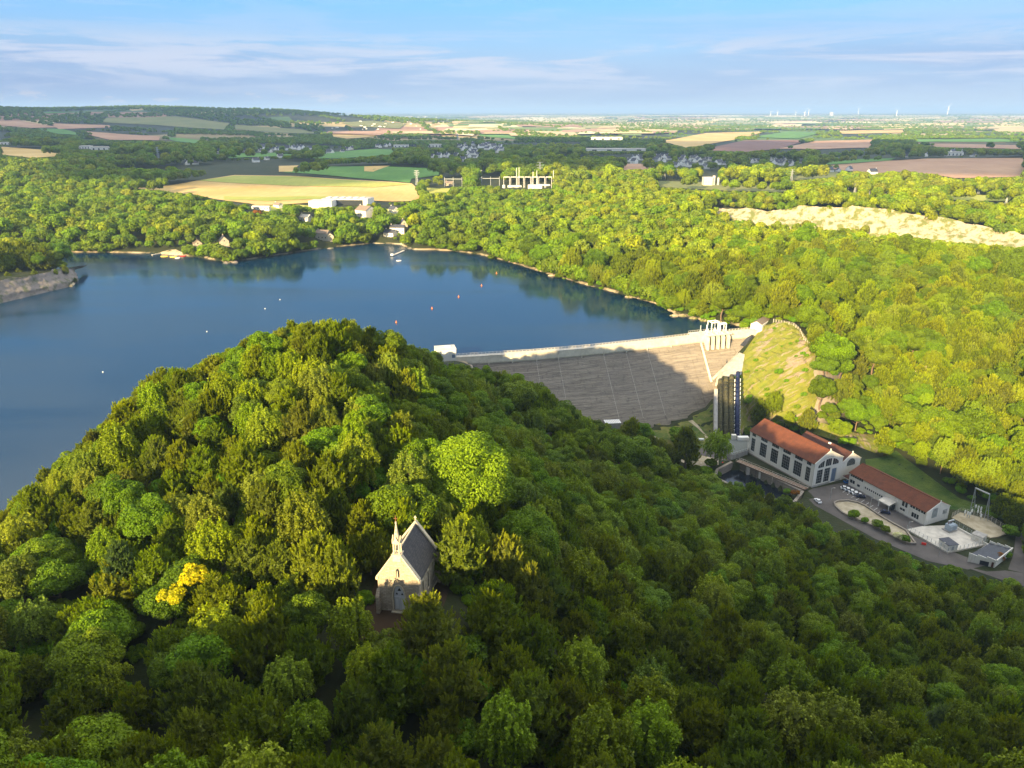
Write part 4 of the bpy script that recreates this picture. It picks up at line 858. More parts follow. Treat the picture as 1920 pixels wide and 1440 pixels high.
# fence along the top of the rocky slope
fe = thing('slope_fence', 'pale post fence running along the top of the rocky slope', 'fence', (0, 0, 0)); fp_ = [G(x, y, .6) for x, y in ((1450,603),(1470,607),(1488,611),(1500,622),(1507,636),(1520,652),(1531,668))]
fq = []
for a, b in zip(fp_, fp_[1:]):
    n = max(1, int((b-a).length/2.5)); fq += [a.lerp(b, i/n) for i in range(n)]
fq = [Vector((q.x, q.y, h1(q.x, q.y)+.6)) for q in fq]
for q in fq: MB().box(q.x-.12, q.y-.12, q.z-1, q.x+.12, q.y+.12, q.z+1.9).build('post', pale_conc, fe)
for z in (.4, 1.1, 1.8):
    mb = MB(); [mb.bar(a+Vector((0, 0, z)), b+Vector((0, 0, z)), .08, .08) for a, b in zip(fq, fq[1:])]; mb.build('rail', pale_conc, fe)
fe2 = thing('meadow_fence', 'pale wire fence climbing the slope behind the switch yard', 'fence', (0, 0, 0)); fp_ = [G(x, y) for x, y in ((1882,888),(1889,905),(1898,925),(1906,945))]
for a, b in zip(fp_, fp_[1:]):
    for i in range(4): q = a.lerp(b, i/4); MB().box(q.x-.1, q.y-.1, q.z-1, q.x+.1, q.y+.1, q.z+1.9).build('post', pale_conc, fe2)
    MB().bar(a+Vector((0, 0, 1.6)), b+Vector((0, 0, 1.6)), .07, .9).build('wire_panel', pale_conc, fe2)
# ------------------------------------------------------------ chapel
cs_ = NT('chapel_stone', .95); p = cs_.co
br = cs_.n('ShaderNodeTexBrick'); br.inputs['Scale'].default_value = 1; br.inputs['Brick Width'].default_value = .75; br.inputs['Row Height'].default_value = .32; br.inputs['Mortar Size'].default_value = .02
br.inputs['Color1'].default_value = (.36, .30, .22, 1); br.inputs['Color2'].default_value = (.50, .42, .31, 1); br.inputs['Mortar'].default_value = (.20, .16, .12, 1)
sx = cs_.n('ShaderNodeSeparateXYZ'); cs_.L(p, sx.inputs[0]); cb_ = cs_.n('ShaderNodeCombineXYZ'); cs_.L(cs_.math('ADD', sx.outputs[0], sx.outputs[1]), cb_.inputs[0]); cs_.L(sx.outputs[2], cb_.inputs[1]); cs_.L(cb_.outputs[0], br.inputs['Vector'])
c_ = cs_.mix(cs_.ramp(cs_.noise(p, 2.2, 6, .7), [(.48, 0), (.72, .7)]), br.outputs['Color'], (.16, .13, .10)); cs_.col(c_); cs_.bump(cs_.noise(p, 4, 5), .6, .1); cs_ = cs_.m
trim = plain('dressed_stone', (.56, .48, .34), .2, 2); slr = NT('slate_roof', .6); p = slr.co
b2 = slr.n('ShaderNodeTexBrick'); b2.inputs['Scale'].default_value = 1; b2.inputs['Brick Width'].default_value = .35; b2.inputs['Row Height'].default_value = .25; b2.inputs['Mortar Size'].default_value = .012
b2.inputs['Color1'].default_value = (.045, .042, .046, 1); b2.inputs['Color2'].default_value = (.075, .068, .070, 1); b2.inputs['Mortar'].default_value = (.02, .02, .025, 1); slr.L(slr.map(p, (1, 1, 1), (0, 0, math.pi/2)), b2.inputs['Vector'])
slr.col(slr.mix(slr.ramp(slr.noise(p, 3, 6, .75), [(.60, 0), (.70, .7)]), b2.outputs['Color'], (.26, .24, .20))); slr = slr.m
RC = -math.radians(11); ca = thing('chapel', 'small stone chapel with slate roof and bell turret alone in the wood', 'chapel', (-19.4, 108.1, 53.4), RC)
W2 = 3.7; LC = 10.6; HE = 6.6; HR = 11.3
def arch(x0, x1, z0, zs, zt, n=7):          # pointed arch outline
    c = (x0+x1)/2; h = (x1-x0)/2; L_ = [(x0, z0), (x1, z0), (x1, zs)]
    for k in range(1, n): f_ = k/n; L_.append((x1-h*(f_**1.7)*1.0, zs+(zt-zs)*math.sin(f_*math.pi/2)))
    L_.append((c, zt))
    for k in range(n-1, 0, -1): f_ = k/n; L_.append((x0+h*(f_**1.7), zs+(zt-zs)*math.sin(f_*math.pi/2)))
    return L_+[(x0, zs)]
dr = arch(-1.05, 1.05, .45, 3.2, 5.6); outer = [(-W2, -.8), (W2, -.8), (W2, HE+.3), (.75, HR+.2), (-.75, HR+.2), (-W2, HE+.3)]
# front wall in strips left and right of the pointed doorway
mb = MB(); dl_ = [q for q in dr if q[0] <= 1e-6]; drt = [q for q in dr if q[0] >= -1e-6]
mb.ext([(-W2, -.8), (0, -.8), (0, .45), (-1.05, .45), (-1.05, 3.2)]+[q for q in dr[::-1][0:8]][1:]+[(0, 5.6), (0, HR+.2), (-.75, HR+.2), (-W2, HE+.3)], 'y', 0, .6)
mb.ext([(W2, -.8), (0, -.8), (0, .45), (1.05, .45), (1.05, 3.2)]+[(-q[0], q[1]) for q in dr[::-1][0:8]][1:]+[(0, 5.6), (0, HR+.2), (.75, HR+.2), (W2, HE+.3)], 'y', 0, .6); mb.build('front_wall', cs_, ca)
lan = [(1.9, 2.7), (4.9, 5.7), (7.9, 8.7)]
for sgn in (-1, 1):
    mb = MB(); skin(mb, 'y', .603, LC-.6, -.8, HE, [(a, b, 2.0, 5.4) for a, b in lan], *( (W2-.5, W2-.12) if sgn > 0 else (-W2+.12, -W2+.5))); mb.build('side_wall', cs_, ca)
    for a, b in lan:
        x = (W2-.34)*sgn; wn = MB().box(min(x, x+.1), a, 2.0, max(x, x+.1), b, 5.4).build('lancet_window', dark_glass, ca)
        xs = (W2-.12)*sgn; MB().box(min(xs, xs+.07*sgn), a-.18, 1.8, max(xs, xs+.07*sgn), b+.18, 1.99).build('sill', trim, wn)
        MB().box(min(xs, xs+.07*sgn), a-.16, 2.0, max(xs, xs+.07*sgn), a, 5.5).box(min(xs, xs+.07*sgn), b, 2.0, max(xs, xs+.07*sgn), b+.16, 5.5).ext([(a-.16, 5.502), (b+.16, 5.502), ((a+b)/2, 6.2)], 'x', min(xs, xs+.07*sgn), max(xs, xs+.07*sgn)).build('surround', trim, wn)
    x0, x1 = (W2-.12, W2+.02) if sgn > 0 else (-W2-.02, -W2+.12); MB().box(x0, .6, -.8, x1, LC-.6, .35).build('plinth', trim, ca)
MB().ext([(-W2, -.8), (W2, -.8), (W2, HE+.3), (0, HR+.9), (-W2, HE+.3)], 'y', LC-.6, LC).build('rear_wall', cs_, ca)
MB().box(-W2+.5, .61, -.7, W2-.5, LC-.61, -.1).build('floor', grey_conc, ca)
for sgn in (-1, 1):
    MB().ext([((W2+.15)*sgn, HE-.1), (0, HR+.4), (0, HR+.62), ((W2+.15)*sgn, HE+.12)], 'y', .5, LC-.45).build('roof', slr, ca)
    MB().ext([((W2+.05)*sgn, HE+.2), (.7*sgn, HR+.1), (.7*sgn, HR+.45), ((W2+.12)*sgn, HE+.55)], 'y', -.12, .68).build('coping', trim, ca)
    MB().ext([((W2+.05)*sgn, HE+.3), (0, HR+.85), (0, HR+1.2), ((W2+.12)*sgn, HE+.65)], 'y', LC-.66, LC+.06).build('coping', trim, ca)
    MB().ext([(-.95, -.8), (0, -.8), (0, 4.6), (-.95, 3.4)], 'x', *((W2-.35, W2+.25) if sgn > 0 else (-W2-.25, -W2+.35))).build('buttress', cs_, ca)
    y1 = LC; MB().ext([(y1-.5, -.8), (y1+.5, -.8), (y1+.5, 4.8), (y1-.5, 6.3)], 'x', *((W2-.2, W2+.55) if sgn > 0 else (-W2-.55, -W2+.2))).build('buttress', cs_, ca)
    MB().box(*( (W2-.15, -.15, HE-.2, W2+.3, .5, HE+.35) if sgn > 0 else (-W2-.3, -.15, HE-.2, -W2+.15, .5, HE+.35))).build('kneeler', trim, ca)
MB().box(-.12, .7, HR+.55, .12, LC-.7, HR+.8).build('ridge', trim, ca)
dm = MB().ext([(x*.96, z if z > .5 else .46) for x, z in dr], 'y', .28, .36); door = dm.build('door', plain('pale_grey_paint', (.50, .52, .54), .08, 2, .6), ca)
t_ = MB(); t_.box(-.05, .2, .5, .05, .278, 3.1).box(-1, .2, 3.05, 1, .277, 3.2); t_.box(-.75, .22, .7, -.25, .276, 2.6).box(.25, .22, .7, .75, .276, 2.6); t_.build('panel', plain('light_grey_paint', (.62, .63, .64), .05), door)
for cx, cz, r in ((-.48, 3.75, .2), (.48, 3.75, .2), (0, 4.6, .32)): MB().ext([(cx-r, cz-r*.7), (cx+r, cz-r*.7), (cx, cz+r*1.2)], 'y', .2, .276).build('tracery_light', dark_glass, door)
for k in (-1, 1):
    mb = MB(); pp_ = [(k*1.05, 3.2)]+[(k*abs(q[0]), q[1]) for q in dr[3:10]]+[(0, 5.6)]; mb.bar((k*1.12, -.06, .4), (k*1.12, -.06, 3.2), .22, .16)
    for a, b in zip(pp_, pp_[1:]): mb.bar((a[0]*1.1, -.06, a[1]+.08), (b[0]*1.1, -.06, b[1]+.08), .16, .2)
    mb.build('door_surround', trim, ca)
MB().box(-1.7, -.9, -.3, 1.7, -.002, .14).box(-1.4, -.5, .143, 1.4, -.004, .42).build('step', trim, ca)
st = MB().ext(arch(-.28, .28, 7.3, 8.5, 9.0, 4), 'y', -.08, -.003).build('niche', dark_glass, ca); MB().tube((0, -.14, 7.4), (0, -.14, 8.3), .13, 8, .09).tube((0, -.14, 8.3), (0, -.14, 8.55), .09, 8).build('statue', trim, st)
# bell turret
tb = MB().box(-.72, -.12, HR-.9, .72, 1.2, HR+.3).box(-.85, -.22, HR+.303, .85, 1.3, HR+.5).build('turret_base', trim, ca)
for x in (-.58, .36):
    for y in (-.05, .9): MB().box(x, y, HR+.503, x+.22, y+.22, HR+2.5).build('turret_pillar', trim, ca)
bell = MB().tube((0, .5, HR+1.15), (0, .5, HR+1.75), .32, 10, .12).build('bell', dark_metal, ca)
MB().box(-.66, -.1, HR+2.503, .66, 1.16, HR+2.95).build('turret_head', trim, ca)
for y in (-.16, 1.1): MB().ext([(-.6, HR+2.6), (.6, HR+2.6), (0, HR+3.9)], 'y', y, y+.12).build('turret_gablet', trim, ca)
for x in (-.72, .6): MB().ext([(-.0, HR+2.6), (1.06, HR+2.6), (.53, HR+3.9)], 'x', x, x+.12).build('turret_gablet', trim, ca)
sp_ = MB().tube((0, .53, HR+2.953), (0, .53, HR+6.2), .56, 8, .07).build('spire', trim, ca)
for k in range(4):
    z = HR+3.4+k*.62; MB().tube((0, .53-.50+.085*k*1.1+.02, z), (0, .53-.56+.1*k-.02, z), .07, 6).build('spire_opening', dark_glass, sp_)
for x in (-.62, .62):
    for y in (-.08, 1.14): MB().tube((x, y, HR+2.9), (x, y, HR+3.5), .08, 6, .02).build('pinnacle', trim, ca)
MB().tube((0, .53, HR+6.1), (0, .53, HR+6.45), .16, 8).build('finial', trim, ca); rust = plain('rusty_iron', (.22, .09, .03), .3)
MB().bar((0, .53, HR+6.4), (0, .53, HR+7.6), .09, .09).bar((-.33, .53, HR+7.05), (.33, .53, HR+7.05), .09, .09).build('iron_cross', rust, ca)
MB().bar((0, LC-.3, HR+1.1), (0, LC-.3, HR+2.0), .16, .16).bar((-.24, LC-.3, HR+1.7), (.24, LC-.3, HR+1.7), .14, .14).build('stone_cross', trim, ca)

# parking bays, lamp posts
for k in range(9):
    a, b = at(1588+8.2*k, 932+4.9*k-14, -39.84), at(1580+8.2*k, 937+4.9*k-14, -39.84)
    mb = MB(); mb.bar(a, b, .12, .02); tag(mb.build('parking_line', white_metal), kind='structure')
for k, (x, y) in enumerate(((1556, 938), (1630, 958), (1700, 1003), (1760, 1043))):
    lp = thing('lamp_post', 'slim grey lamp post %s' % ['at the mouth of the car park', 'beside the planted island', 'at the tip of the planted island', 'by the transformer yard fence'][k], 'lamp post', at(x, y, -40)); MB().tube((0, 0, 0), (0, 0, 6.5), .09, 6).bar((0, 0, 6.5), (1.2, 0, 6.7), .1, .1).build('pole', steel, lp); MB().box(.9, -.15, 6.6, 1.6, .15, 6.75).build('lamp_head', pale_conc, lp)
# ------------------------------------------------------------ rock faces
pr = NT('quarry_rock', .95); p = pr.pos(); c_ = pr.mix(pr.noise(pr.map(p, (.12, .12, .05)), 2.2, 8, .75), (.26, .20, .13), (.66, .56, .41))
pr.col(pr.mix(pr.ramp(pr.noise(p, .12, 8, .7), [(.47, 0), (.57, .9)]), c_, (.13, .16, .025))); pr.bump(pr.noise(p, .7, 7, .75), 1, 1.5); pr = pr.m
gr_ = NT('grey_rock', .95); p = gr_.pos(); c_ = gr_.mix(gr_.noise(p, .5, 8, .75), (.10, .09, .085), (.34, .29, .26)); gr_.col(gr_.mix(gr_.ramp(gr_.noise(p, .2, 6), [(.5, 0), (.62, .7)]), c_, (.06, .09, .025))); gr_.bump(gr_.noise(p, 1.2, 7, .75), 1, .8); gr_ = gr_.m
def rockface(name, base, top, mat, nu, nv, amp, label, cat='cliff'):
    def res(L_, n):
        d = np.concatenate([[0], np.cumsum([(b-a).length for a, b in zip(L_, L_[1:])])]); A = np.array([tuple(q) for q in L_])
        return np.stack([np.interp(np.linspace(0, d[-1], n), d, A[:, k]) for k in range(3)], -1)
    B_, T_ = res(base, nu), res(top, nu); v = np.linspace(0, 1, nv)[None, :, None]; prof = np.where(v < .45, v*.7, np.where(v < .55, .315+(v-.45)*2.6, .575+(v-.55)*.944))
    P = B_[:, None, :].repeat(nv, 1).copy(); P[..., :2] += (T_-B_)[:, None, :2]*prof; P[..., 2:] += (T_-B_)[:, None, 2:]*v
    nz = rng.normal(0, 1, (nu, nv, 3)); big_ = rng.normal(0, 1, (nu//5+2, nv//4+2, 3))
    ui = np.linspace(0, nu//5, nu)[:, None]; vi = np.linspace(0, nv//4, nv)[None]; u0 = ui.astype(int); v0 = vi.astype(int); fu = (ui-u0)[..., None]; fvv = (vi-v0)[..., None]
    bb = (big_[u0, v0]*(1-fu)+big_[u0+1, v0]*fu)*(1-fvv)+(big_[u0, v0+1]*(1-fu)+big_[u0+1, v0+1]*fu)*fvv
    P += (bb*1.0+nz*.35)*amp*np.array([1, 1, .5]); ix = np.arange(nu*nv).reshape(nu, nv)
    F = np.stack([ix[:-1, :-1], ix[1:, :-1], ix[1:, 1:], ix[:-1, 1:]], -1).reshape(-1, 4)
    tag(link(bpy.data.objects.new(name, npmesh(name, P.reshape(-1, 3), F, mat))), label, cat)
def gat(px, py, t): q = att(px, py, t); q.z = h1(q.x, q.y)-.5; return q
rockface('quarry_cliff', qb, qt, pr, 170, 16, 1.5, 'long sunlit pale quarry cliff in two tiers behind the right hillside wood')
rockface('lakeside_crag', [q+Vector((0, 0, -2)) for q in pbse], [q+Vector((0, 3, 0)) for q in ptp], gr_, 90, 16, 1.0, 'grey rocky crag at the tip of the promontory on the left')
_ct = [(q.x, q.y+2.5, q.z-.6) for q in ptp]; _cb = [(q.x-3, q.y+26, max(q.z-2.5, 1)) for q in ptp]
tag(MB().add(_ct+_cb, [(i, i+1, 7+i+1, 7+i) for i in range(6)]).build('headland_top', gm.m), kind='structure')
c0 = [G(x, y, .5)+Vector((0, -2, -1)) for x, y in ((1712,728),(1735,724),(1762,708))]; c1 = [q+Vector((2, 6, 13)) for q in c0]
rockface('outcrop', c0, c1, pr, 16, 10, .9, 'pale rocky outcrop among the pines of the right hillside')
# shore rocks
for k, (x, y) in enumerate(((1265,592),(1280,592),(1300,597),(1320,601),(1180,557),(1035,517),(1345,604),(620,466),(440,492),(425,493),(770,466))):
    q = at(x, y, .1); n = 12; V, F = [], []; bm = bmesh.new(); bmesh.ops.create_icosphere(bm, subdivisions=2, radius=1)
    for v in bm.verts: v.co = Vector((v.co.x*rnd.uniform(2.6, 4.2), v.co.y*rnd.uniform(1.6, 2.6), v.co.z*rnd.uniform(.9, 1.7)))
    me = bpy.data.meshes.new('shore_rock'); bm.to_mesh(me); bm.free(); me.materials.append(pr if k < 7 else gr_); o = link(bpy.data.objects.new('shore_rock', me)); o.location = q
    tag(o, 'pale boulders at the edge of the lake', 'rock', 'boulders along the lake shore')
# ------------------------------------------------------------ crown prototypes
def leaves(C, Nn, size, asp=1.0, tri=False, rg=rng):
    C = np.asarray(C); n = len(C); r = rg.normal(size=(n, 3)); Nn = Nn/np.linalg.norm(Nn, axis=1, keepdims=True)
    a = np.cross(Nn, r); a /= np.linalg.norm(a, axis=1, keepdims=True)+1e-9; b = np.cross(Nn, a)
    s = (np.asarray(size)*rg.uniform(.7, 1.3, n))[:, None]; a *= s; b *= s*asp
    if tri: V = np.stack([C-a*.5, C+a*.5, C+b], 1)
    else: V = np.stack([C-a*.5-b*.15, C+b*-.5, C+a*.5+b*.1, C+b*.55], 1)
    return V
def pack(parts):
    Vs, Fs, vs, b = [], [], [], 0
    for V, val in parts:
        n, k = V.shape[:2]; Vs.append(V.reshape(-1, 3)); f = np.arange(n*k).reshape(n, k)+b
        if k == 3: f = np.concatenate([f, f[:, 2:3]], 1)
        Fs.append(f); vs.append(np.repeat(val, k)); b += n*k
    return np.concatenate(Vs), np.concatenate(Fs), np.concatenate(vs)
def tri_mesh(name, parts, mat):
    # all parts share the same polygon size
    k = parts[0][0].shape[1]; V = np.concatenate([p[0].reshape(-1, 3) for p in parts]); F = np.arange(len(V)).reshape(-1, k)
    vals = np.concatenate([np.repeat(p[1], k) for p in parts]); return npmesh(name, V, F, mat, vals=vals)
def unit(v): return v/(np.linalg.norm(v, axis=-1, keepdims=True)+1e-9)
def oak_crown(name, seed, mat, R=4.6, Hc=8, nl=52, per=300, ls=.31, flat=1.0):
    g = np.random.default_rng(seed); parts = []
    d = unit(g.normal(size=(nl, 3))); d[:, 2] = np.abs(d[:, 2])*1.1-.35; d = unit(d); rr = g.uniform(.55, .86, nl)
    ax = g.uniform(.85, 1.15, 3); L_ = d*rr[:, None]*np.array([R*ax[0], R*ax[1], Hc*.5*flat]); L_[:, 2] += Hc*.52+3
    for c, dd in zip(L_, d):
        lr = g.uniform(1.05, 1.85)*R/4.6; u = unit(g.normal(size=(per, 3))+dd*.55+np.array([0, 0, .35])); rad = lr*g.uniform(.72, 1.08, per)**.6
        C = c+u*rad[:, None]*np.array([1, 1, .8]); val = np.clip(.35+.35*u[:, 2]+g.normal(0, .22, per)+(g.random()-.5)*.35, 0, 1)  # upward leaves get more v, so lobe tops are painted lighter
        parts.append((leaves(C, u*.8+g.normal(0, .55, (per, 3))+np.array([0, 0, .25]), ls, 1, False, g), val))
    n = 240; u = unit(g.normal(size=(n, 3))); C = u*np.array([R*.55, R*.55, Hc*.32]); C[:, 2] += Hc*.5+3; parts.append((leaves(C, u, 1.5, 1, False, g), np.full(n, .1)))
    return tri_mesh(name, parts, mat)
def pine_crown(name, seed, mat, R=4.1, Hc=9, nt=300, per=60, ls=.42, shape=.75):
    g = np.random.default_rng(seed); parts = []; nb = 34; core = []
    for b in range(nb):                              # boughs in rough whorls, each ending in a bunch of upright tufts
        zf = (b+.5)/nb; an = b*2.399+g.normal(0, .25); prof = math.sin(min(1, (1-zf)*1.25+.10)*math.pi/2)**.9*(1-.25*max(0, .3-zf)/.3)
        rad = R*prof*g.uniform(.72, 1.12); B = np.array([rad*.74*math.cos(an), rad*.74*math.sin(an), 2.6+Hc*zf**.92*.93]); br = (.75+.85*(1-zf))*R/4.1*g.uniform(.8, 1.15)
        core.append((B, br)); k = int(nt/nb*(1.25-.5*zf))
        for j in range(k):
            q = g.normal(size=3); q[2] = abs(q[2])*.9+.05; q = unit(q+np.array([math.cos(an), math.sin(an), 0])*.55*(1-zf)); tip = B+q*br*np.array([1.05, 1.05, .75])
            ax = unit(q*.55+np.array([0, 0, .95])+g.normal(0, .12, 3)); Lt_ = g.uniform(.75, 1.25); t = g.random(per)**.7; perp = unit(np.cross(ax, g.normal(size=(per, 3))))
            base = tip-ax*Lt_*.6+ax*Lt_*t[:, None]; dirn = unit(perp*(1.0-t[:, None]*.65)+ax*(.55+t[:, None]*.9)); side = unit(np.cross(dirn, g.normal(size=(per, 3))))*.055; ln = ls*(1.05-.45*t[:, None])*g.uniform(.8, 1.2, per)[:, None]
            parts.append((np.stack([base-side, base+side, base+dirn*ln], 1), np.clip(.22+.75*t**1.3+g.normal(0, .1, per)+(g.random()-.5)*.15, 0, 1)))  # v grows towards the tips: soft top light painted into the tufts
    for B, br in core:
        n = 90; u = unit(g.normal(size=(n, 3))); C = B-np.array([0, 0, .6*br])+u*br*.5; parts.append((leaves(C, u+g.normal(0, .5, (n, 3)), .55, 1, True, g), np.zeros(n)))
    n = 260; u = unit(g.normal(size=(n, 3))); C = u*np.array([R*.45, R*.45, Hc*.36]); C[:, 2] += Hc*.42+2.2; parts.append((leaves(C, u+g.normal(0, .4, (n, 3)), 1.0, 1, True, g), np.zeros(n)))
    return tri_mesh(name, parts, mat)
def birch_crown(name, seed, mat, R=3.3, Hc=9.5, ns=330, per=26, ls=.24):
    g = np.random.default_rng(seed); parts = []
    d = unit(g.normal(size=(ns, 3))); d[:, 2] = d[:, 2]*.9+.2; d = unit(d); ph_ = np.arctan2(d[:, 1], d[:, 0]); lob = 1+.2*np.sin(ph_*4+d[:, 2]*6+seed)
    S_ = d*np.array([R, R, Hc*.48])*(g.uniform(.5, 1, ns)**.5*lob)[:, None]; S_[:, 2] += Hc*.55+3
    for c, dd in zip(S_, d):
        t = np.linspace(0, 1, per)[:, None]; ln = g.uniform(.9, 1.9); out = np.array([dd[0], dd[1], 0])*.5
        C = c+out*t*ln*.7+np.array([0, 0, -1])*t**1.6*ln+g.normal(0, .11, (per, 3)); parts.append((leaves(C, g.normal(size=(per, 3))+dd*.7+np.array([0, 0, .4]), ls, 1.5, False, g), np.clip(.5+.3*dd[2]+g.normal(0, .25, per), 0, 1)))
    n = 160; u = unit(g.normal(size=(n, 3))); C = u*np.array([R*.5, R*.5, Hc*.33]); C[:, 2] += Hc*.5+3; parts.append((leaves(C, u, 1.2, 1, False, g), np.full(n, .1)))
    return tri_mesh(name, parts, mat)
def low_crown(name, seed, mat, R=4.6, Hc=8, n=900, ls=.95, conic=0, gap=0):
    g = np.random.default_rng(seed); nl = 16; d = unit(g.normal(size=(nl, 3))); d[:, 2] = np.abs(d[:, 2])-.25; L_ = d*np.array([R*.62, R*.62, Hc*.34]); L_[:, 2] += Hc*.5+2.5
    if conic: L_[:, :2] *= (1-.6*np.clip((L_[:, 2:]-3)/Hc, 0, 1))
    k = g.integers(0, nl, n); u = unit(g.normal(size=(n, 3))+np.array([0, 0, .25])+d[k]*.4); C = L_[k]+u*(g.uniform(1.5, 2.4, nl)[k]*g.uniform(.8, 1.05, n))[:, None]
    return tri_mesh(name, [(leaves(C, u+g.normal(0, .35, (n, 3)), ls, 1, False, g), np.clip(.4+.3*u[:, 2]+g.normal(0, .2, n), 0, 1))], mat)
def trunk_mesh(name, seed, Ht, r, Rb, z0):
    g = random.Random(seed); mb = MB(); pts = [Vector((0, 0, -1.5))]
    for k in range(1, 5): pts.append(Vector((g.uniform(-.25, .25), g.uniform(-.25, .25), Ht*k/4)))
    for k in range(4): mb.tube(pts[k], pts[k+1], r*(1-k*.2), 7, r*(1-(k+1)*.2), cap=False)
    for k in range(9):
        f_ = z0+(1-z0)*k/9; b = pts[0].lerp(pts[-1], f_*.9+.05); b = Vector((b.x, b.y, Ht*f_)); an = k*2.4; e = b+Vector((math.cos(an)*Rb*(1-f_*.5), math.sin(an)*Rb*(1-f_*.5), g.uniform(.8, 2))); mb.tube(b, e, r*.32, 5, r*.08, cap=False)
    return mb.mesh(name, bark)
KIND = {}
PR = {'pine': [pine_crown('crown', s, lf_pine, R=r, Hc=h) for s, r, h in ((1, 4.1, 9), (2, 3.7, 9.6), (3, 4.5, 8.6), (4, 4.0, 8.0))],
      'oak': [oak_crown('crown', s, lf_oak, R=r, Hc=h) for s, r, h in ((11, 4.6, 8), (12, 5.1, 7.6), (13, 4.3, 8.8))],
      'birch': [birch_crown('crown', s, lf_birch, R=r, Hc=h) for s, r, h in ((21, 3.2, 9.2), (22, 3.6, 8.6))]}
TRK = {'pine': trunk_mesh('trunk', 1, 9.5, .24, 2.6, .35), 'oak': trunk_mesh('trunk', 2, 8, .34, 3.0, .35), 'birch': trunk_mesh('trunk', 3, 9, .18, 2.0, .4)}
LOW = {'pine': [low_crown('crown', s, lf_pine, 4.0, 9, conic=s % 2) for s in (31, 32)], 'oak': [low_crown('crown', s, lf_oak) for s in (41, 42, 43)], 'birch': [low_crown('crown', 51, lf_birch, 3.6, 9)]}
FAR = [low_crown('crown', s, lf_oak, 6.5, 9, n=150, ls=3.0) for s in (61, 62)]
# ------------------------------------------------------------ where trees stand
EXC += [plat, basin, quarry, [tuple(q.xy) for q in qb]+[tuple(q.xy) for q in qt[::-1]]]
EXC.append([tuple(crest(s, -8, 0).xy) for s in np.linspace(0, cum[-1], 20)]+[tuple(crest(s, 33, 0).xy) for s in np.linspace(cum[-1], 22, 20)])
EXC.append([(-47, 398), (-30, 398), (-30, 418), (-47, 418)])
# things that must stay visible: (px polygon or box, depth factor) -> nearer crowns over them are not planted
KEEP = []
def keep(x0, y0, x1, y1, t): KEEP.append((x0, y0, x1, y1, t))
SIL = np.array([(-60,960),(0,948),(60,915),(100,885),(200,795),(270,712),(300,690),(350,672),(440,638),(540,600),(600,594),(660,594),(720,616),(760,632),(820,662),(845,680),(878,684),(900,690),(960,700),(1010,716),(1060,752),(1110,786),(1130,797),(1170,806),(1215,832),(1262,862),(1300,876),(1345,890),(1400,905),(1450,925),(1505,945),(1535,962),(1580,985),(1640,1012),(1700,1040),(1760,1062),(1820,1078),(1880,1090),(1920,1092),(2000,1100)], float)
def scatter(x0, x1, y0, y1, sp):
    gx, gy = np.meshgrid(np.arange(x0, x1, sp), np.arange(y0, y1, sp*.87)); gx = gx+(np.arange(gx.shape[0])[:, None] % 2)*sp*.5
    gx = gx+rng.uniform(-.38, .38, gx.shape)*sp; gy = gy+rng.uniform(-.38, .38, gy.shape)*sp; return gx.ravel(), gy.ravel()
def cull(X, Y, m=330):
    px, py, t = proj(np.stack([X, Y, H(X, Y)+8], -1)); return (px > -m) & (px < 1920+m) & (py < 1440+160) & (Y > 20)
def free(X, Y, mg=0):
    ok = ~inpoly(X, Y, lake); 
    for e in EXC: ok &= ~inpoly(X, Y, e)
    return ok
# ------------------------------------------------------------ built things of the middle distance (needed before planting)
def mid_house(px, py, W_, L_, he, hr, rz, lab, wall, roof, cat='house', name='house', group=None, z=None, wins=True, chim=True):
    P = G(px, py); t = thing(name, lab, cat, P, rz, group); mb = MB(); mb.box(-W_/2, -L_/2, -2, W_/2, L_/2, he); mb.ext([(-W_/2, he+.002), (W_/2, he+.002), (0, hr)], 'y', -L_/2, L_/2); mb.build('wall', wall, t)
    for s in (-1, 1):
        rf = MB().ext([(s*(W_/2+.35), he-.25), (0, hr+.03), (0, hr+.3), (s*(W_/2+.35), he+.02)], 'y', -L_/2-.3, L_/2+.3).build('roof', roof, t)
    if chim: MB().box(-.4, L_/2-1.4, hr-1, .4, L_/2-.6, hr+1.3).build('chimney', wall, rf)
    if wins:
        for s in (-1, 1):
            for k in range(max(1, int(L_/4))): y = -L_/2+2+k*4; MB().box(*( (W_/2+.003, y-.5, 1, W_/2+.05, y+.5, 2.4) if s > 0 else (-W_/2-.05, y-.5, 1, -W_/2-.003, y+.5, 2.4))).build('window', dark_glass, t)
        MB().box(-.6, -L_/2-.05, he-.2, .6, -L_/2-.003, he+1.0).build('window', dark_glass, t)
    x, y, tt = proj(np.array([P.x, P.y, P.z+he/2])); r_ = max(W_, L_)/tt*.55; keep(x-r_, y-hr/tt*.7, x+r_, y+he/tt*.5, tt-.002); a = max(W_, L_)*.62; EXC.append([(P.x-a, P.y-a), (P.x+a, P.y-a), (P.x+a, P.y+a), (P.x-a, P.y+a)]); return t
stone_w = plain('rubble_wall', (.46, .40, .31), .25, 1)
mid_house(371, 463, 8, 9, 4, 7.5, .5, 'small beige house with pale hipped roof near the boat landing', stone_w, brown_roof); mid_house(421, 462, 8.5, 11, 6, 10.5, .45, 'tall stone house with steep dark slate roof near the rocky point', stone_w, slate)
mid_house(686, 404, 17, 20, 7, 12, .9, 'white villa with brown hipped roof beyond the lakeside trees', white_wall, brown_roof); mid_house(607, 447, 10, 14, 6, 9, 1.3, 'stone boathouse at the edge of the far shore', stone_w, brown_roof)
mid_house(620, 450, 7, 9, 5, 8, .2, 'pale gabled cottage at the water beside the boathouse', stone_w, slate); mid_house(574, 413, 9, 14, 4, 7, 1.1, 'low white cottage behind the lawn on the far shore', white_wall, pale_conc)
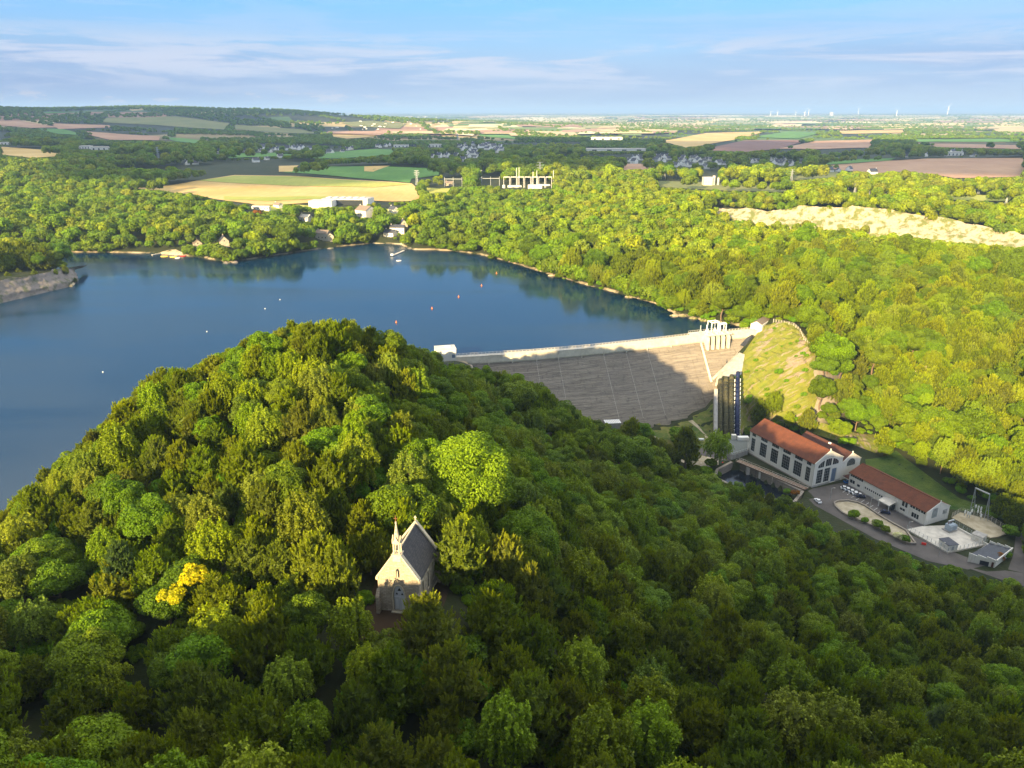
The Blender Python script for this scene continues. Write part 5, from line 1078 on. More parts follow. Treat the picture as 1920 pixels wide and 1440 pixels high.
mid_house(732, 442, 9, 12, 4, 7, 1.2, 'white cafe pavilion with dark roof by the small beach', white_wall, slate); mid_house(746, 436, 9, 16, 6, 8.5, 1.5, 'white two storey hotel building behind the beach pavilion', white_wall, slate); mid_house(757, 430, 8, 9, 7, 11, .3, 'gabled house at the edge of the wood behind the beach hotel', stone_w, slate)
mid_house(738, 398, 8, 12, 4, 7.5, .7, 'house with dark blue slate roof in the lawn beyond the villa', white_wall, slate); mid_house(522, 389, 7, 12, 3.5, 6, .9, 'small brown roofed cottage at the edge of the wheat field', white_wall, brown_roof)
mid_house(490, 393, 5, 22, 3, 4.5, 1.45, 'low white shed in the trees below the wheat field', white_wall, pale_conc, 'shed', 'shed', chim=False)
mid_house(843, 348, 9, 14, 4, 7, 1.2, 'brown farmhouse beyond the green pasture', stone_w, brown_roof)
# sports hall
P = G(602, 391); hl = thing('sports_hall', 'large white flat roofed hall at the near edge of the wheat field', 'hall', P, -.08)
MB().box(-16, 0, -3, 14, 22, 9).build('front_block', white_wall, hl); MB().box(-6, 22.003, -3, 56, 50, 9.5).build('rear_block', white_wall, hl); MB().box(-15.6, .4, 9.003, 13.6, 21.6, 9.3).build('front_roof', pale_conc, hl); MB().box(-5.5, 22.5, 9.503, 55.5, 49.5, 9.9).build('rear_roof', grey_conc, hl)
MB().box(14.02, 20.9, 1, 50, 21.98, 8.6).build('glass_front', dark_glass, hl); MB().box(50, 17, -3, 56, 21.98, 11).build('end_pylon', white_wall, hl)
for k in range(6): MB().box(-2+k*9, 30, 9.903, 2+k*9, 42, 10.6).build('rooflight', white_metal, hl)
keep(576, 362, 682, 384, .68); EXC.append([(P.x-20, P.y-4), (P.x+62, P.y-6), (P.x+62, P.y+54), (P.x-20, P.y+54)])
# lattice pylons
def pylon(px, py, hpx, lab, arms=3, wide=1.0):
    P = G(px, py); _, _, t = proj(np.array([P.x, P.y, P.z])); Hh = hpx*float(t)/.94; o = thing('lattice_pylon', lab, 'pylon', P, rnd.uniform(-.3, .3)); b = Hh*.09*wide; mb = MB(); r = max(.16, .32*float(t)); cr = [(-1, -1), (1, -1), (1, 1), (-1, 1)]
    for x, y in cr: mb.bar((x*b, y*b, 0), (x*b*.18, y*b*.18, Hh), r, r)
    for k in range(7):
        f0, f1 = k/7, (k+1)/7; w0, w1 = b*(1-.82*f0), b*(1-.82*f1)
        for i in range(4): a, c = cr[i], cr[(i+1) % 4]; mb.bar((a[0]*w0, a[1]*w0, Hh*f0), (c[0]*w1, c[1]*w1, Hh*f1), r*.6, r*.6); mb.bar((c[0]*w0, c[1]*w0, Hh*f0), (a[0]*w1, a[1]*w1, Hh*f1), r*.6, r*.6)
    mb.build('mast', steel, o)
    for k in range(arms): z = Hh*(.98-.14*k); w_ = Hh*(.16+.05*(k % 2)); MB().bar((-w_, 0, z), (w_, 0, z), r*1.2, r*1.4).bar((-w_, 0, z), (0, 0, z-Hh*.05), r*.7, r*.7).bar((w_, 0, z), (0, 0, z-Hh*.05), r*.7, r*.7).build('crossarm', steel, o)
    keep(px-4, py-hpx, px+4, py-hpx*.25, float(t)-.01); return o, Hh
PY = [(782,345,25,'slender lattice pylon at the corner of the pasture beyond the hall'),(901,339,20,'lattice pylon with wide tiered crossarms left of the substation'),(907,322,16,'lattice pylon half hidden in trees just behind the wide armed one'),
 (1602,362,19,'lattice pylon above the quarry wood, second from the left of that row'),(1629,364,15,'lattice pylon above the quarry wood, third from the left of that row'),(1590,356,10,'short lattice pylon above the quarry wood, leftmost of that row'),(1660,362,12,'lattice pylon above the quarry wood, rightmost of that row'),
 (1886,380,15,'lattice pylon far right beside the olive field'),(1834,361,14,'lattice pylon in the dark pasture beyond the right hand wood'),(1483,341,23,'tall lattice pylon in the dark trees right of the silos'),(1267,334,17,'lattice pylon left of the silos, nearer the silos'),(1246,334,15,'lattice pylon left of the silos, farther from the silos'),
 (298,300,24,'lattice pylon among the woods at the far left'),(858,262,12,'lattice mast on the skyline of the village wood'),(1012,338,33,'tallest lattice pylon standing over the bright substation')]
for a, b, c, l in PY: pylon(a, b+2, c, l)
# substation
P = G(985, 352); sb = thing('substation', 'bright white electrical substation with portal frames in the middle distance', 'substation', P)
for x0, x1, y0, y1, h_ in ((-28, -6, 5, 16, 2.5), (4, 26, -8, 4, 4.5), (22, 40, 14, 24, 3.5), (-36, -32, 0, 5, 4)): MB().box(x0, y0, -4, x1, y1, h_).build('building', white_wall, sb)
for k in range(7):
    x = -34+k*11; mb = MB(); mb.bar((x, -2, 0), (x, -2, 17), .45, .45).bar((x+9, -2, 0), (x+9, -2, 17), .45, .45).bar((x, -2, 16.5), (x+9, -2, 16.5), .4, .9); mb.build('portal_frame', white_metal, sb)
for x, h_ in ((-14, 30), (-10, 31), (12, 24), (18, 26), (44, 26)): MB().bar((x, 4, 0), (x, 4, h_), .6, .6).build('mast', white_metal, sb)
keep(942, 318, 1036, 352, .84); EXC.append([(P.x-40, P.y-14), (P.x+48, P.y-14), (P.x+48, P.y+30), (P.x-40, P.y+30)])
for x, y, lab in ((850, 350, 'steel portal gantry at the edge of the wood left of the substation'), (920, 349, 'short steel portal gantry just left of the substation')):
    P = G(x, y); t = thing('line_gantry', lab, 'gantry', P); 
    for k in range(3): MB().bar((k*14-14, 0, 0), (k*14-14, 0, 15), .6, .6).build('leg', steel, t)
    MB().bar((-14, 0, 12), (14, 0, 12), .7, .8).build('beam', steel, t); keep(x-18, y-16, x+18, y-3, 1.0)
# silos
P = G(1328, 348); si = thing('silo', 'concrete silo block with two tall chimneys beyond the right hand wood', 'silo', P); MB().box(-9, -6, -3, 5, 6, 13).build('block', pale_conc, si); MB().tube((8, 0, -3), (8, 0, 15), 2.2, 10).build('chimney', pale_conc, si); MB().tube((15, 0, -3), (15, 0, 12), 1.6, 10).build('chimney', pale_conc, si); keep(1316, 329, 1346, 346, 1.0)
P = G(777, 273); wt = thing('water_tower', 'small white water tower on the edge of the village', 'water tower', P); MB().tube((0, 0, 0), (0, 0, 12), 4, 12).tube((0, 0, 12), (0, 0, 15), 5, 12).build('tank', white_wall, wt); keep(772, 262, 782, 274, 1.8)
# far halls
for x, y, w_, d_, h_, lab in ((158, 279, 30, 20, 7, 'white shed at the left edge of the far meadow'), (190, 281, 55, 20, 7, 'long white industrial shed among the trees on the left'), (815, 276, 45, 18, 9, 'large white building on the village ridge'), (752, 276, 50, 16, 7, 'low white hall left of the water tower'),
        (1137, 262, 140, 50, 10, 'long bright white factory on the plain'), (1790, 292, 40, 14, 9, 'long white farmhouse beyond the tan field on the right'), (1155, 283, 180, 30, 6, 'low white depot along the far road'), (7, 271, 40, 15, 6, 'low white sheds at the left edge of the photo')):
    P = G(x, y); _, _, t = proj(np.array([P.x, P.y, P.z])); o = thing('industrial_hall', lab, 'hall', P, .05); MB().box(-w_/2, 0, -3, w_/2, d_, h_).build('wall', white_wall, o); MB().box(-w_/2-.5, -.5, h_+.003, w_/2+.5, d_+.5, h_+.9).build('roof', pale_conc, o)
    for k in range(4): MB().box(-w_/2+(k+.4)*w_/4, -.12, .5, -w_/2+(k+.7)*w_/4, -.003, h_*.6).build('window', dark_glass, o)
    keep(x-w_/float(t)/2, y-h_/float(t)*1.1, x+w_/float(t)/2, y-1, float(t)-.01)
    EXC.append([(P.x-w_/2, P.y-50), (P.x+w_/2, P.y-50), (P.x+w_/2, P.y+d_), (P.x-w_/2, P.y+d_)])
# village houses: one model, copied with its parts
hs0 = None
hm = plain('house_render', (.84, .81, .74), .06, .3)
VIL = [([(x/3, y/3+180) for x, y in ((1380,310),(1460,310),(1485,292),(1520,312),(1565,300),(1615,300),(1650,295),(1700,291),(1750,296),(1850,319),(1870,318),(1578,343),(1440,368),(1500,355),(1050,382),(1100,380),(1540,300),(1680,299),(1230,318))], 'white gabled house of the hamlet below the left hand hills'),
       ([(640+x/5.333, 240+y/5.333) for x, y in ((10,238),(60,212),(105,207),(360,180),(390,188),(445,180),(485,170),(905,288),(980,286),(1030,280),(1065,284),(1180,180),(1235,160),(1245,185),(1325,165),(1305,205),(1330,245),(1460,165),(1460,208),(1520,185),(1555,240),(1590,182),(1150,268),(1280,285),(1340,290),(1215,325),(1210,215),(1290,230),(1300,260),(1360,270),(1400,190),(1430,180),(1500,195),(1560,205),(1610,215),(1340,215),(1270,260))], 'white gabled house of the village in the middle of the plain'),
       ([(1160+x/4.8, 240+y/4.8) for x, y in ((90,298),(130,274),(170,268),(200,282),(140,312),(340,292),(350,258),(390,258),(430,262),(570,272),(570,297),(510,342),(560,327),(590,337),(640,342),(640,284),(665,274),(700,274),(740,322),(790,288),(820,288),(780,357),(900,322),(955,324),(360,275),(410,300),(450,280),(600,300),(620,320),(690,300),(720,290),(760,300),(540,290),(1185,307),(1215,303),(1250,301),(1370,288),(1395,317),(1430,317),(1460,327),(1440,303),(1490,288),(1540,332),(1560,327),(1640,308),(1405,300),(1475,310))], 'white gabled house of the village under the ploughed field on the right'),
       ([(1200+x*.375, 180+y*.375) for x, y in ((945,378),(990,374),(1045,372),(1160,387),(1560,290),(1605,290),(1330,303),(1430,298),(1665,300))], 'white farm building beside the tan fields on the right'),
       ([(1560+x*.0, 0) for x in ()], '')]
for pts, lab in VIL:
    for i, (x, y) in enumerate(pts):
        P = G(x, y+1.5); _, _, t = proj(np.array([P.x, P.y, P.z])); t = float(t)
        if hs0 is None:
            hs0 = thing('village_house', lab, 'house', P); mb = MB(); mb.box(-4.2, -6.5, -3, 4.2, 6.5, 4.6); mb.ext([(-4.2, 4.602), (4.2, 4.602), (0, 9.4)], 'y', -6.5, 6.5); mb.build('wall', hm, hs0)
            for s in (-1, 1): rf = MB().ext([(s*4.6, 4.3), (0, 9.45), (0, 9.8), (s*4.6, 4.7)], 'y', -6.3, 6.3).build('roof', slate, hs0)
            MB().box(-.5, 5, 8, .5, 6, 10.8).build('chimney', hm, rf)
            for y_ in (-4, 0, 4): MB().box(-4.28, y_-.6, 1, -4.203, y_+.6, 2.6).build('window', dark_glass, hs0)
            o = hs0
        else: o = copy_tree(hs0)
        s = rnd.uniform(.8, 1.2)*(1.15 if t > 1.4 else 1); o.location = P; o.scale = (s, s*rnd.uniform(.8, 1.3), s*rnd.uniform(.85, 1.1)); o.rotation_euler.z = rnd.uniform(-1.4, 1.4); o['label'] = lab; o['group'] = 'houses: '+lab[19:]
        keep(x-3.2, y-5, x+3.2, y+1.5, t-.005); EXC.append([(P.x-9, P.y-22), (P.x+9, P.y-22), (P.x+9, P.y+9), (P.x-9, P.y+9)])
# wind turbines
for k, (x, yt, yb) in enumerate(((1444,213,222),(1457,214,221),(1491,214,223),(1508,213,221),(1515,211,221),(1608,210,222),(1680,211,221),(1775,206,222),(1558,214,222))):
    P = att(x, 221, 11+k % 3); P.z = h1(P.x, P.y); _, _, t = proj(np.array([P.x, P.y, P.z])); Hh = (221-yt)*float(t)
    if k == 8: o = thing('tower_block', 'pale tower block on the horizon among the wind turbines', 'building', P); MB().box(-35, -20, 0, 35, 20, Hh*.9).build('wall', pale_conc, o); continue
    o = thing('wind_turbine', 'white wind turbine on the far right horizon', 'wind turbine', P, rnd.uniform(-.6, .6), 'wind turbines along the horizon'); Hh *= 1.5; MB().tube((0, 0, 0), (0, 0, Hh*.72), 8.0, 8, 5).build('tower', white_metal, o); MB().box(-4, -6, Hh*.71, 4, 8, Hh*.76).build('nacelle', white_metal, o)
    a0 = rnd.uniform(0, 2)
    for j in range(3): an = a0+j*2.094; MB().bar((0, -7, Hh*.735), (math.cos(an)*Hh*.34, -7, Hh*.735+math.sin(an)*Hh*.34), 5.0, 2.5).build('blade', white_metal, o)
# far white hamlets (far too many and too small to count)
mb = MB()
for k in range(420):
    y = 219+24*rnd.random()**1.3; x = rnd.gauss(1180, 90) if rnd.random() < .3 else rnd.uniform(620, 1950)
    if y < 226 and x < 700: continue
    P = G(x, y); s = P.y*.0011*rnd.uniform(.6, 1.3); s = min(s, 13); mb.box(P.x-s, P.y-s, P.z-2, P.x+s*rnd.uniform(.6, 2), P.y+s, P.z+s*.9)
tag(mb.build('distant_hamlets', hm), 'scattered specks of white houses on the far plain', 'houses', kind='stuff')
# ------------------------------------------------------------ on the lake
org = plain('orange_plastic', (.8, .22, .04), .05, 1, .4)
for k, (x, y) in enumerate(((931,513),(903,536),(860,557),(810,579),(743,605))):
    b = thing('buoy', 'orange buoy, %s of the line of orange buoys' % ['farthest', 'second farthest', 'middle one', 'second nearest', 'nearest'][k], 'buoy', at(x, y, 0), 0, 'orange buoys in a line across the lake'); MB().tube((0, 0, -.3), (0, 0, .5), .55, 10).build('float', org, b); MB().tube((0, 0, .5), (0, 0, 1.6), .28, 8, .1).build('topmark', org, b)
for x, y in ((497,579),(388,622),(193,698),(525,562)):
    b = thing('mooring_float', 'tiny white mooring float on the open lake', 'buoy', at(x, y, 0), 0, 'white mooring floats on the lake'); MB().tube((0, 0, -.2), (0, 0, .5), .5, 8, .25).build('float', white_metal, b)
def boat(px, py, L_, rz, mat, lab, name='boat'):
    b = thing(name, lab, 'boat', at(px, py, 0), rz); o = [(-L_/2, 0), (-L_/2*.9, .8), (0, 1.1), (L_*.35, .75), (L_/2, 0), (L_*.35, -.75), (0, -1.1), (-L_/2*.9, -.8)]; MB().prism(o, -.2, .6).build('hull', mat, b); MB().prism([(x*.8, y*.7) for x, y in o], .603, .68).build('deck', pale_conc, b)
boat(748, 489, 5, .2, white_metal, 'small white boat moored off the beach jetty'); yl_ = plain('yellow_plastic', (.8, .6, .04), .05, 1, .4)
boat(308, 481, 7, .1, yl_, 'yellow rental boat at the landing, the one nearer the pontoon'); boat(325, 482, 7, .05, yl_, 'yellow rental boat between the other yellow and the red boats'); boat(343, 480, 6, .1, MATS['red_plastic'], 'red rental boat beside the yellow ones'); boat(333, 484, 5, .3, white_metal, 'white boat in front of the red boat at the landing')
for A, B, lab in (((757, 470), (736, 479), 'narrow pale jetty running out from the beach point'), ((318, 472), (285, 478), 'floating pontoon beside the yellow rental boats')):
    a, b = at(*A, .5), at(*B, .5); j = thing('jetty', lab, 'jetty', (0, 0, 0)); MB().bar(a, b, 2.2, .5).build('deck', pale_conc, j)
    for f_ in (.2, .5, .8, 1): q = a.lerp(b, f_); MB().tube((q.x, q.y, -1), (q.x, q.y, 1.3), .22, 6).build('pile', grey_conc, j)
P = at(735, 479, .76); o = thing('jetty_hut', 'small white cube at the end of the jetty', 'hut', P); MB().box(-1.2, -1.2, 0, 1.2, 1.2, 1.4).build('wall', white_metal, o); MB().box(-1.4, -1.4, 1.403, 1.4, 1.4, 1.6).build('roof', white_metal, o)
# ------------------------------------------------------------ planting
keep(1395, 610, 1450, 640, .33)
keep(832, 600, 905, 682, .40); keep(940, 330, 1000, 345, .8); keep(370, 330, 560, 372, .69); keep(560, 325, 800, 368, .66)
FQ = [([(228,354),(380,338),(440,329),(560,331),(772,345),(797,368),(735,376),(480,380),(407,371),(367,363),(300,357)], .65), ([(530,324),(590,314),(735,313),(830,318),(822,332),(768,344),(640,333)], .9),
      ([(1380,470),(1470,452),(1510,700),(1400,800)], 0)]
FQ += [(pl, float(proj(np.array(G(sum(p[0] for p in pl)/len(pl), sum(p[1] for p in pl)/len(pl))))[2])) for nm, mt, pl in FIELDS if pl[0][1] < 400]
FQ += [([(-60,530),(40,514),(140,503),(150,528),(-60,590)], .46)]
EXC.append([tuple(at(a_, b_, 6).xy) for a_, b_ in ((-100,545),(60,522),(150,510),(160,540),(60,575),(-100,610))])
FQ += [([(1345,411),(1450,424),(1600,426),(1740,440),(1860,452),(1930,462),(1930,445),(1790,416),(1700,404),(1640,392),(1500,390),(1440,400),(1400,395),(1345,396)], .60),
       ([(1386,700),(1395,655),(1425,612),(1470,598),(1510,618),(1532,665),(1520,740),(1500,800),(1402,800)], .30),
       ([(1400,786),(1434,780),(1500,800),(1560,830),(1620,852),(1622,905),(1780,958),(1776,985),(1560,1000),(1400,860)], .262)]
def place(X, Y, sc, kindh):
    Z = H(X, Y); px, py, t = proj(np.stack([X, Y, Z], -1)); top = proj(np.stack([X, Y, Z+kindh*sc], -1))[1]; mid = proj(np.stack([X, Y, Z+kindh*sc*.62], -1))
    ok = np.ones(len(X), bool); rpx = 4*sc/t
    # foreground wood must stay under its own outline against the lake and the valley
    fg = t < .30; s = np.interp(px, SIL[:, 0], SIL[:, 1]); lim = s-rng.uniform(-2, 5, len(X))
    inhill = fg & ~((px > 1340) & (py < s+15) & (t > .235)) & (py > s-40)
    inhill &= ~((px > 880) & (t > .275))
    inhill |= (px < 1180) & (px > 700) & (t < .312) & (py > s-70)
    ok &= ~(inhill & (top < lim)); 
    for x0, y0, x1, y1, tk in KEEP: ok &= ~((px > x0-rpx*.8) & (px < x1+rpx*.8) & (top < y1) & (py > y0) & (t < tk))
    for pl, tk in FQ: 
        if tk: ok &= ~(inpoly(px, (top*.8+py*.2) if pl[0] != (1345,411) else top, pl) & (t < tk-.003)); ok &= ~(inpoly(mid[0], mid[1], pl) & (t < tk-.003))
    return ok, px, py, top, t
recs = []
# near wood, hillsides: fine spacing; then coarser
for (x0, x1, y0, y1, sp, low) in ((-170, 330, 42, 175, 8.6, 0), (-170, 330, 175, 300, 7.2, 0), (-560, 460, 300, 640, 8.6, 0), (-950, 950, 640, 1180, 10.5, 1), (-1500, 1700, 1180, 2300, 12.5, 1)):
    X, Y = scatter(x0, x1, y0, y1, sp); m = cull(X, Y); X, Y = X[m], Y[m]; m = free(X, Y); X, Y = X[m], Y[m]
    if y0 > 1100:
        fo = np.sin(X*.0045+1)*np.sin(Y*.006+X*.002)+.5*np.sin(X*.013-Y*.009)+.35*np.sin(Y*.021); m = fo > -.28; X, Y = X[m], Y[m]
    n = len(X); f1 = np.sin(X*.021+1.3)*np.sin(Y*.017+.4)+.6*np.sin(X*.06+Y*.045); u = rng.random(n)
    px, py, t = proj(np.stack([X, Y, H(X, Y)], -1)); pw = np.clip(.50+.22*f1+.30*(px > 850)*(t < .13)+.0*(px < 700), .12, .85); bw = .20+.12*(f1 < -.3)
    right = (X > 120) & (Y > 380); pw = np.where(right, np.clip(.5+.3*f1, .15, .85), pw); left = (Y > 640) & (X < 50); pw = np.where(left, .12, pw); bw = np.where(left, .1, bw)
    kd = np.where(u < pw, 0, np.where(u > 1-bw, 2, 1)); sc = rng.uniform(.8, 1.3, n)*np.where(Y > 300, rng.uniform(.85, 1.75, n), 1.0)*np.where(Y > 1180, 1.3, 1); sc = np.where((kd == 1) & (rng.random(n) < .12), sc*1.12, sc); sc = np.where((kd == 1) & (Y < 300), sc*.88, sc)
    for it in range(3):                       # too tall for the outline: a younger tree instead, else none
        ok, px, py, top, t = place(X, Y, sc, np.array([11.6, 11.2, 12.3])[kd])
        if it < 2: sc = np.where(ok, sc, sc*.68)
    m = ok & (sc > .33); recs.append(np.stack([X, Y, sc, kd, np.full(n, low), px, py, t], -1)[m])
R_ = np.concatenate(recs)
# thin the promontory wood and the valley, remove trees on the rock faces and the chapel's view
def drop(m): 
    global R_; R_ = R_[~m]
X, Y, px, py, t = R_[:, 0], R_[:, 1], R_[:, 5], R_[:, 6], R_[:, 7]
drop(((px > 700) & (px < 800) & (py > 1085) & (py < 1290) & (t < .093) & (t > .06)) | (np.hypot(X+13, Y-108) < 6) | ((np.abs(X+21) < 5) & (Y < 107) & (Y > 97)))
X, Y, px, py, t = R_[:, 0], R_[:, 1], R_[:, 5], R_[:, 6], R_[:, 7]
cx_, cy_ = -22, 99
drop((px > 700) & (px < 790) & (py > 1050) & (py < 1262) & (t < .10))
X, Y = R_[:, 0], R_[:, 1]; drop((Y > 300) & (Y < 660) & (X > 150) & (rng.random(len(X)) < .10))
# visibility of each near tree: march the sight line over ground plus canopy
X, Y, sc = R_[:, 0], R_[:, 1], R_[:, 2]; Ztop = H(X, Y)+10.5*sc
vis = np.ones(len(X), bool)
for f_ in np.linspace(.25, .975, 26): vis &= (CAMH+(Ztop-CAMH)*f_) > H(X*f_, Y*f_)+np.where(H(X*f_, Y*f_) > 40, 6.5, 3)*(np.hypot(X*(1-f_), Y*(1-f_)) > 9)
inframe = (R_[:, 5] > -10) & (R_[:, 5] < 1930) & (R_[:, 6] > 200) & (proj(np.stack([X, Y, Ztop], -1))[1] < 1440)
size = sc/R_[:, 7]; KN = ['pine', 'oak', 'birch']
NAMES = {'pine': 'pine_tree', 'oak': 'broadleaf_tree', 'birch': 'birch_tree'}; LOOK = {'pine': 'olive green pine with upright needle tufts', 'oak': 'rounded deep green broadleaf tree', 'birch': 'yellowish green birch with drooping sprays'}
ZONES = [('in the foreground, right of and below the chapel', lambda x, y, t: (t < .105) & (x >= 760)), ('in the foreground, left of and below the chapel', lambda x, y, t: (t < .105) & (x < 760) & (y > 1060)),
         ('on the slope left of the chapel above the lake', lambda x, y, t: (t < .16) & (x < 700)), ('on the slope between the chapel and the tailrace', lambda x, y, t: (t < .30) & (x >= 1000)),
         ('on the crest of the wooded hill above the chapel', lambda x, y, t: (t < .23)), ('in the wood of the near hill', lambda x, y, t: t < .28), ('on the sunlit right hand hillside', lambda x, y, t: (x > 1000) & (t < .7)), ('in the woods along the far shore', lambda x, y, t: t < 9)]
SHP = {'pine': ['rounded olive pine', 'narrow olive pine', 'broad olive pine', 'squat olive pine'], 'oak': ['domed green broadleaf tree', 'spreading green broadleaf tree', 'narrow green broadleaf tree'], 'birch': ['slim yellowish birch', 'bushy yellowish birch']}
def lab_(kn, ci, s, zn): return ('small ' if s < .85 else 'tall ' if s > 1.15 else 'mid-sized ')+SHP[kn][ci]+' '+zn
indiv = np.zeros(len(R_), bool); PRO = {}
def plant(kind, ci, x, y, s, rot, label, group, name=None, crown=None, z=None, sz=1.0):
    r = bpy.data.objects.new(name or NAMES[kind], None); r.empty_display_size = .3; COL.objects.link(r); r.location = (x, y, h1(x, y) if z is None else z); r.rotation_euler = (0, 0, rot); r.scale = (s, s, s*sz)
    r['label'] = label; r['category'] = 'tree'
    if group: r['group'] = group
    c = bpy.data.objects.new('crown', crown or PR[kind][ci]); COL.objects.link(c); c.parent = r
    k = bpy.data.objects.new('trunk', TRK[kind]); COL.objects.link(k); k.parent = r; return r, c
for ki, kn in enumerate(KN):
    cand = np.where((R_[:, 3] == ki) & vis & inframe)[0]; cand = cand[np.argsort(-size[cand])][:300]; indiv[cand] = True
    for i in cand:
        x, y, s = R_[i, :3]; a, b, c = R_[i, 5:8]
        zn = next(z for z, f_ in ZONES if f_(a, b, c)); ci = rnd.randrange(len(PR[kn])); r, cr = plant(kn, ci, x, y, s, rnd.uniform(0, 6.28), lab_(kn, ci, s, zn), lab_(kn, ci, s, zn), sz=rnd.uniform(.85, 1.12)); PRO.setdefault((kn, ci), cr)
# ------------------------------------------------------------ named single trees
def single(px, py, t, s, lab, crown, kind='oak', sz=1.0, name='broadleaf_tree', top=1):
    p = att(px, py, t); z = p.z-(11.2*s*sz if top else 0); g_ = h1(p.x, p.y); plant(kind, 0, p.x, p.y, s, rnd.uniform(0, 6), lab, None, name, crown, z=z if abs(z-g_) < 7 else g_, sz=sz)
bc = oak_crown('crown', 77, lf_bright, R=5.4, Hc=9, nl=110, per=420, ls=.21); bc2 = oak_crown('crown', 78, lf_oak, R=5.2, Hc=9, nl=80, per=330, ls=.27); gc = oak_crown('crown', 79, lf_gold, R=2.6, Hc=3.0, nl=20, per=90, ls=.34); gc.transform(Matrix.Translation((0, 0, 7.6))); rc = oak_crown('crown', 80, lf_rust, R=4.5, Hc=7)
sp_c = pine_crown('crown', 81, lf_spruce, R=3.9, Hc=9); wc = oak_crown('crown', 82, lf_white, R=3, Hc=3, nl=26, per=80, ls=.3); bush = oak_crown('crown', 83, lf_bright, R=3.2, Hc=3.6, nl=30, per=150, ls=.3); dbush = oak_crown('crown', 84, lf_oak, R=3.2, Hc=4.5, nl=34, per=150, ls=.34)
single(880, 846, .116, 1.85, 'large bright green broadleaf tree standing just behind the chapel', bc); single(985, 915, .112, 1.25, 'dark rounded broadleaf tree at the right of the large bright one', bc2); single(752, 885, .125, .95, 'smaller bright tree left of the large bright one behind the chapel', bc2)
single(1290, 1085, .125, .95, 'pale blue green pine on the slope right of the chapel', sp_c, 'pine', name='pine_tree'); single(1790, 1262, .112, 1.05, 'pale leaning pine with silvery green sprays at lower right', sp_c, 'pine', name='pine_tree'); single(215, 1015, .098, .8, 'blue green pine with bare branches at the left', sp_c, 'pine', name='pine_tree')
single(806, 1120, .0865, .46, 'small feathery tree covering the right front corner of the chapel', PR['birch'][1], 'birch', sz=.85); single(655, 1140, .083, .95, 'light green feathery tree at the left front of the chapel', PR['birch'][0], 'birch')
single(365, 1087, .0955, 1.0, 'yellow flowering crown in the wood left of the chapel', gc, sz=1); single(325, 1122, .0935, .85, 'small yellow flowering crown lowest of the yellow ones', gc); single(540, 1038, .099, .8, 'yellow flowering crown nearest to the chapel on the left', gc)
single(483, 416, .625, 1.25, 'rust brown tree among the green trees of the far shore', rc); single(527, 448, .58, .9, 'rust brown shrubby tree near the rocky point', rc); single(630, 395, .65, 1.0, 'dark red brown tree in front of the sports hall', rc)
single(292, 291, 1.05, 1.6, 'tall pale green poplar standing out from the woods at left', low_crown('crown', 91, lf_birch, 4, 11))
def shrub(px, py, s, lab, crown, z=-39.75, grp=None):
    P = at(px, py, z); r = bpy.data.objects.new('shrub', None); COL.objects.link(r); r.location = (P.x, P.y, z-3*s*.9); r.scale = (s, s, s); tag(r, lab, 'shrub', grp); c = bpy.data.objects.new('foliage', crown); COL.objects.link(c); c.parent = r
shrub(1600, 970, .85, 'round bright shrub on the car park island', bush); shrub(1621, 979, .55, 'second bright shrub along the island wall', bush); shrub(1645, 990, .75, 'wide dark shrub in the middle of the island', dbush); shrub(1660, 998, .6, 'dark shrub beside the white flowering one', dbush); shrub(1684, 1010, .75, 'white flowering shrub at the tip of the island', wc); shrub(1697, 1016, .6, 'dark shrub behind the white flowering one', dbush)
shrub(1273, 835, 1.5, 'large round dark tree on the dry grass below the dam', dbush, -39); shrub(1268, 822, 1.3, 'top of the dark clump on the dry grass below the dam', dbush, -38.5); shrub(1290, 828, 1.1, 'smaller dark bush right of the clump below the dam', dbush, -39); shrub(1580, 833, .9, 'small light green tree behind the powerhouse', bush, -38)
shrub(1475, 925, .6, 'yellow green shrub at the end of the footbridge', bush); shrub(1490, 928, .7, 'brown shrub by the end of the footbridge', oak_crown('crown', 85, lf_rust, R=3, Hc=3, nl=24, per=110, ls=.3)); shrub(1870, 1050, .9, 'red brown shrub behind the workshop', oak_crown('crown', 86, lf_rust, R=3, Hc=3, nl=24, per=110, ls=.3)); shrub(1885, 1045, .7, 'green shrub behind the workshop', bush); shrub(1894, 1006, 1.0, 'dark shrub at the corner of the gravel yard', dbush)
for k in range(26):
    a = k/25; x = 1172+(1300-1172)*a; y = 797+(876-797)*a+ (4 if k % 2 else 0)
    if x > 1262: break
    shrub(x, y, .42, 'low dark hedge plant between the track and the retaining wall', dbush, -39+1.2*(1-a), 'hedge along the track below the dam')
for x, y, s in ((1400,700,.5),(1420,735,.6),(1440,718,.5),(1402,760,.6),(1470,690,.6),(1490,676,.5),(1450,752,.5),(1500,742,.8),(1410,675,.4),(1480,640,.4),(1455,772,.6),(1415,650,.35),(1430,640,.3),(1452,628,.35),(1475,622,.3),(1440,665,.4),(1460,660,.35),(1425,700,.4),(1435,690,.35),(1410,715,.5),(1450,730,.45),(1470,742,.5),(1430,765,.6),(1480,720,.5),(1505,700,.45),(1515,672,.35),(1490,650,.3),(1470,640,.3),(1408,745,.6),(1416,780,.7),(1440,785,.6),(1475,785,.7),(1500,770,.8),(1395,700,.4),(1392,720,.6),(1460,705,.7),(1500,660,.45)):
    x += rnd.gauss(0, 9); y += rnd.gauss(0, 6); s *= rnd.uniform(.45, 1.5); q = G(x, y); shrub(x, y, s, 'low bright scrub growing on the rocky slope by the dam', bush, q.z+.6*s, 'scrub on the rocky slope')
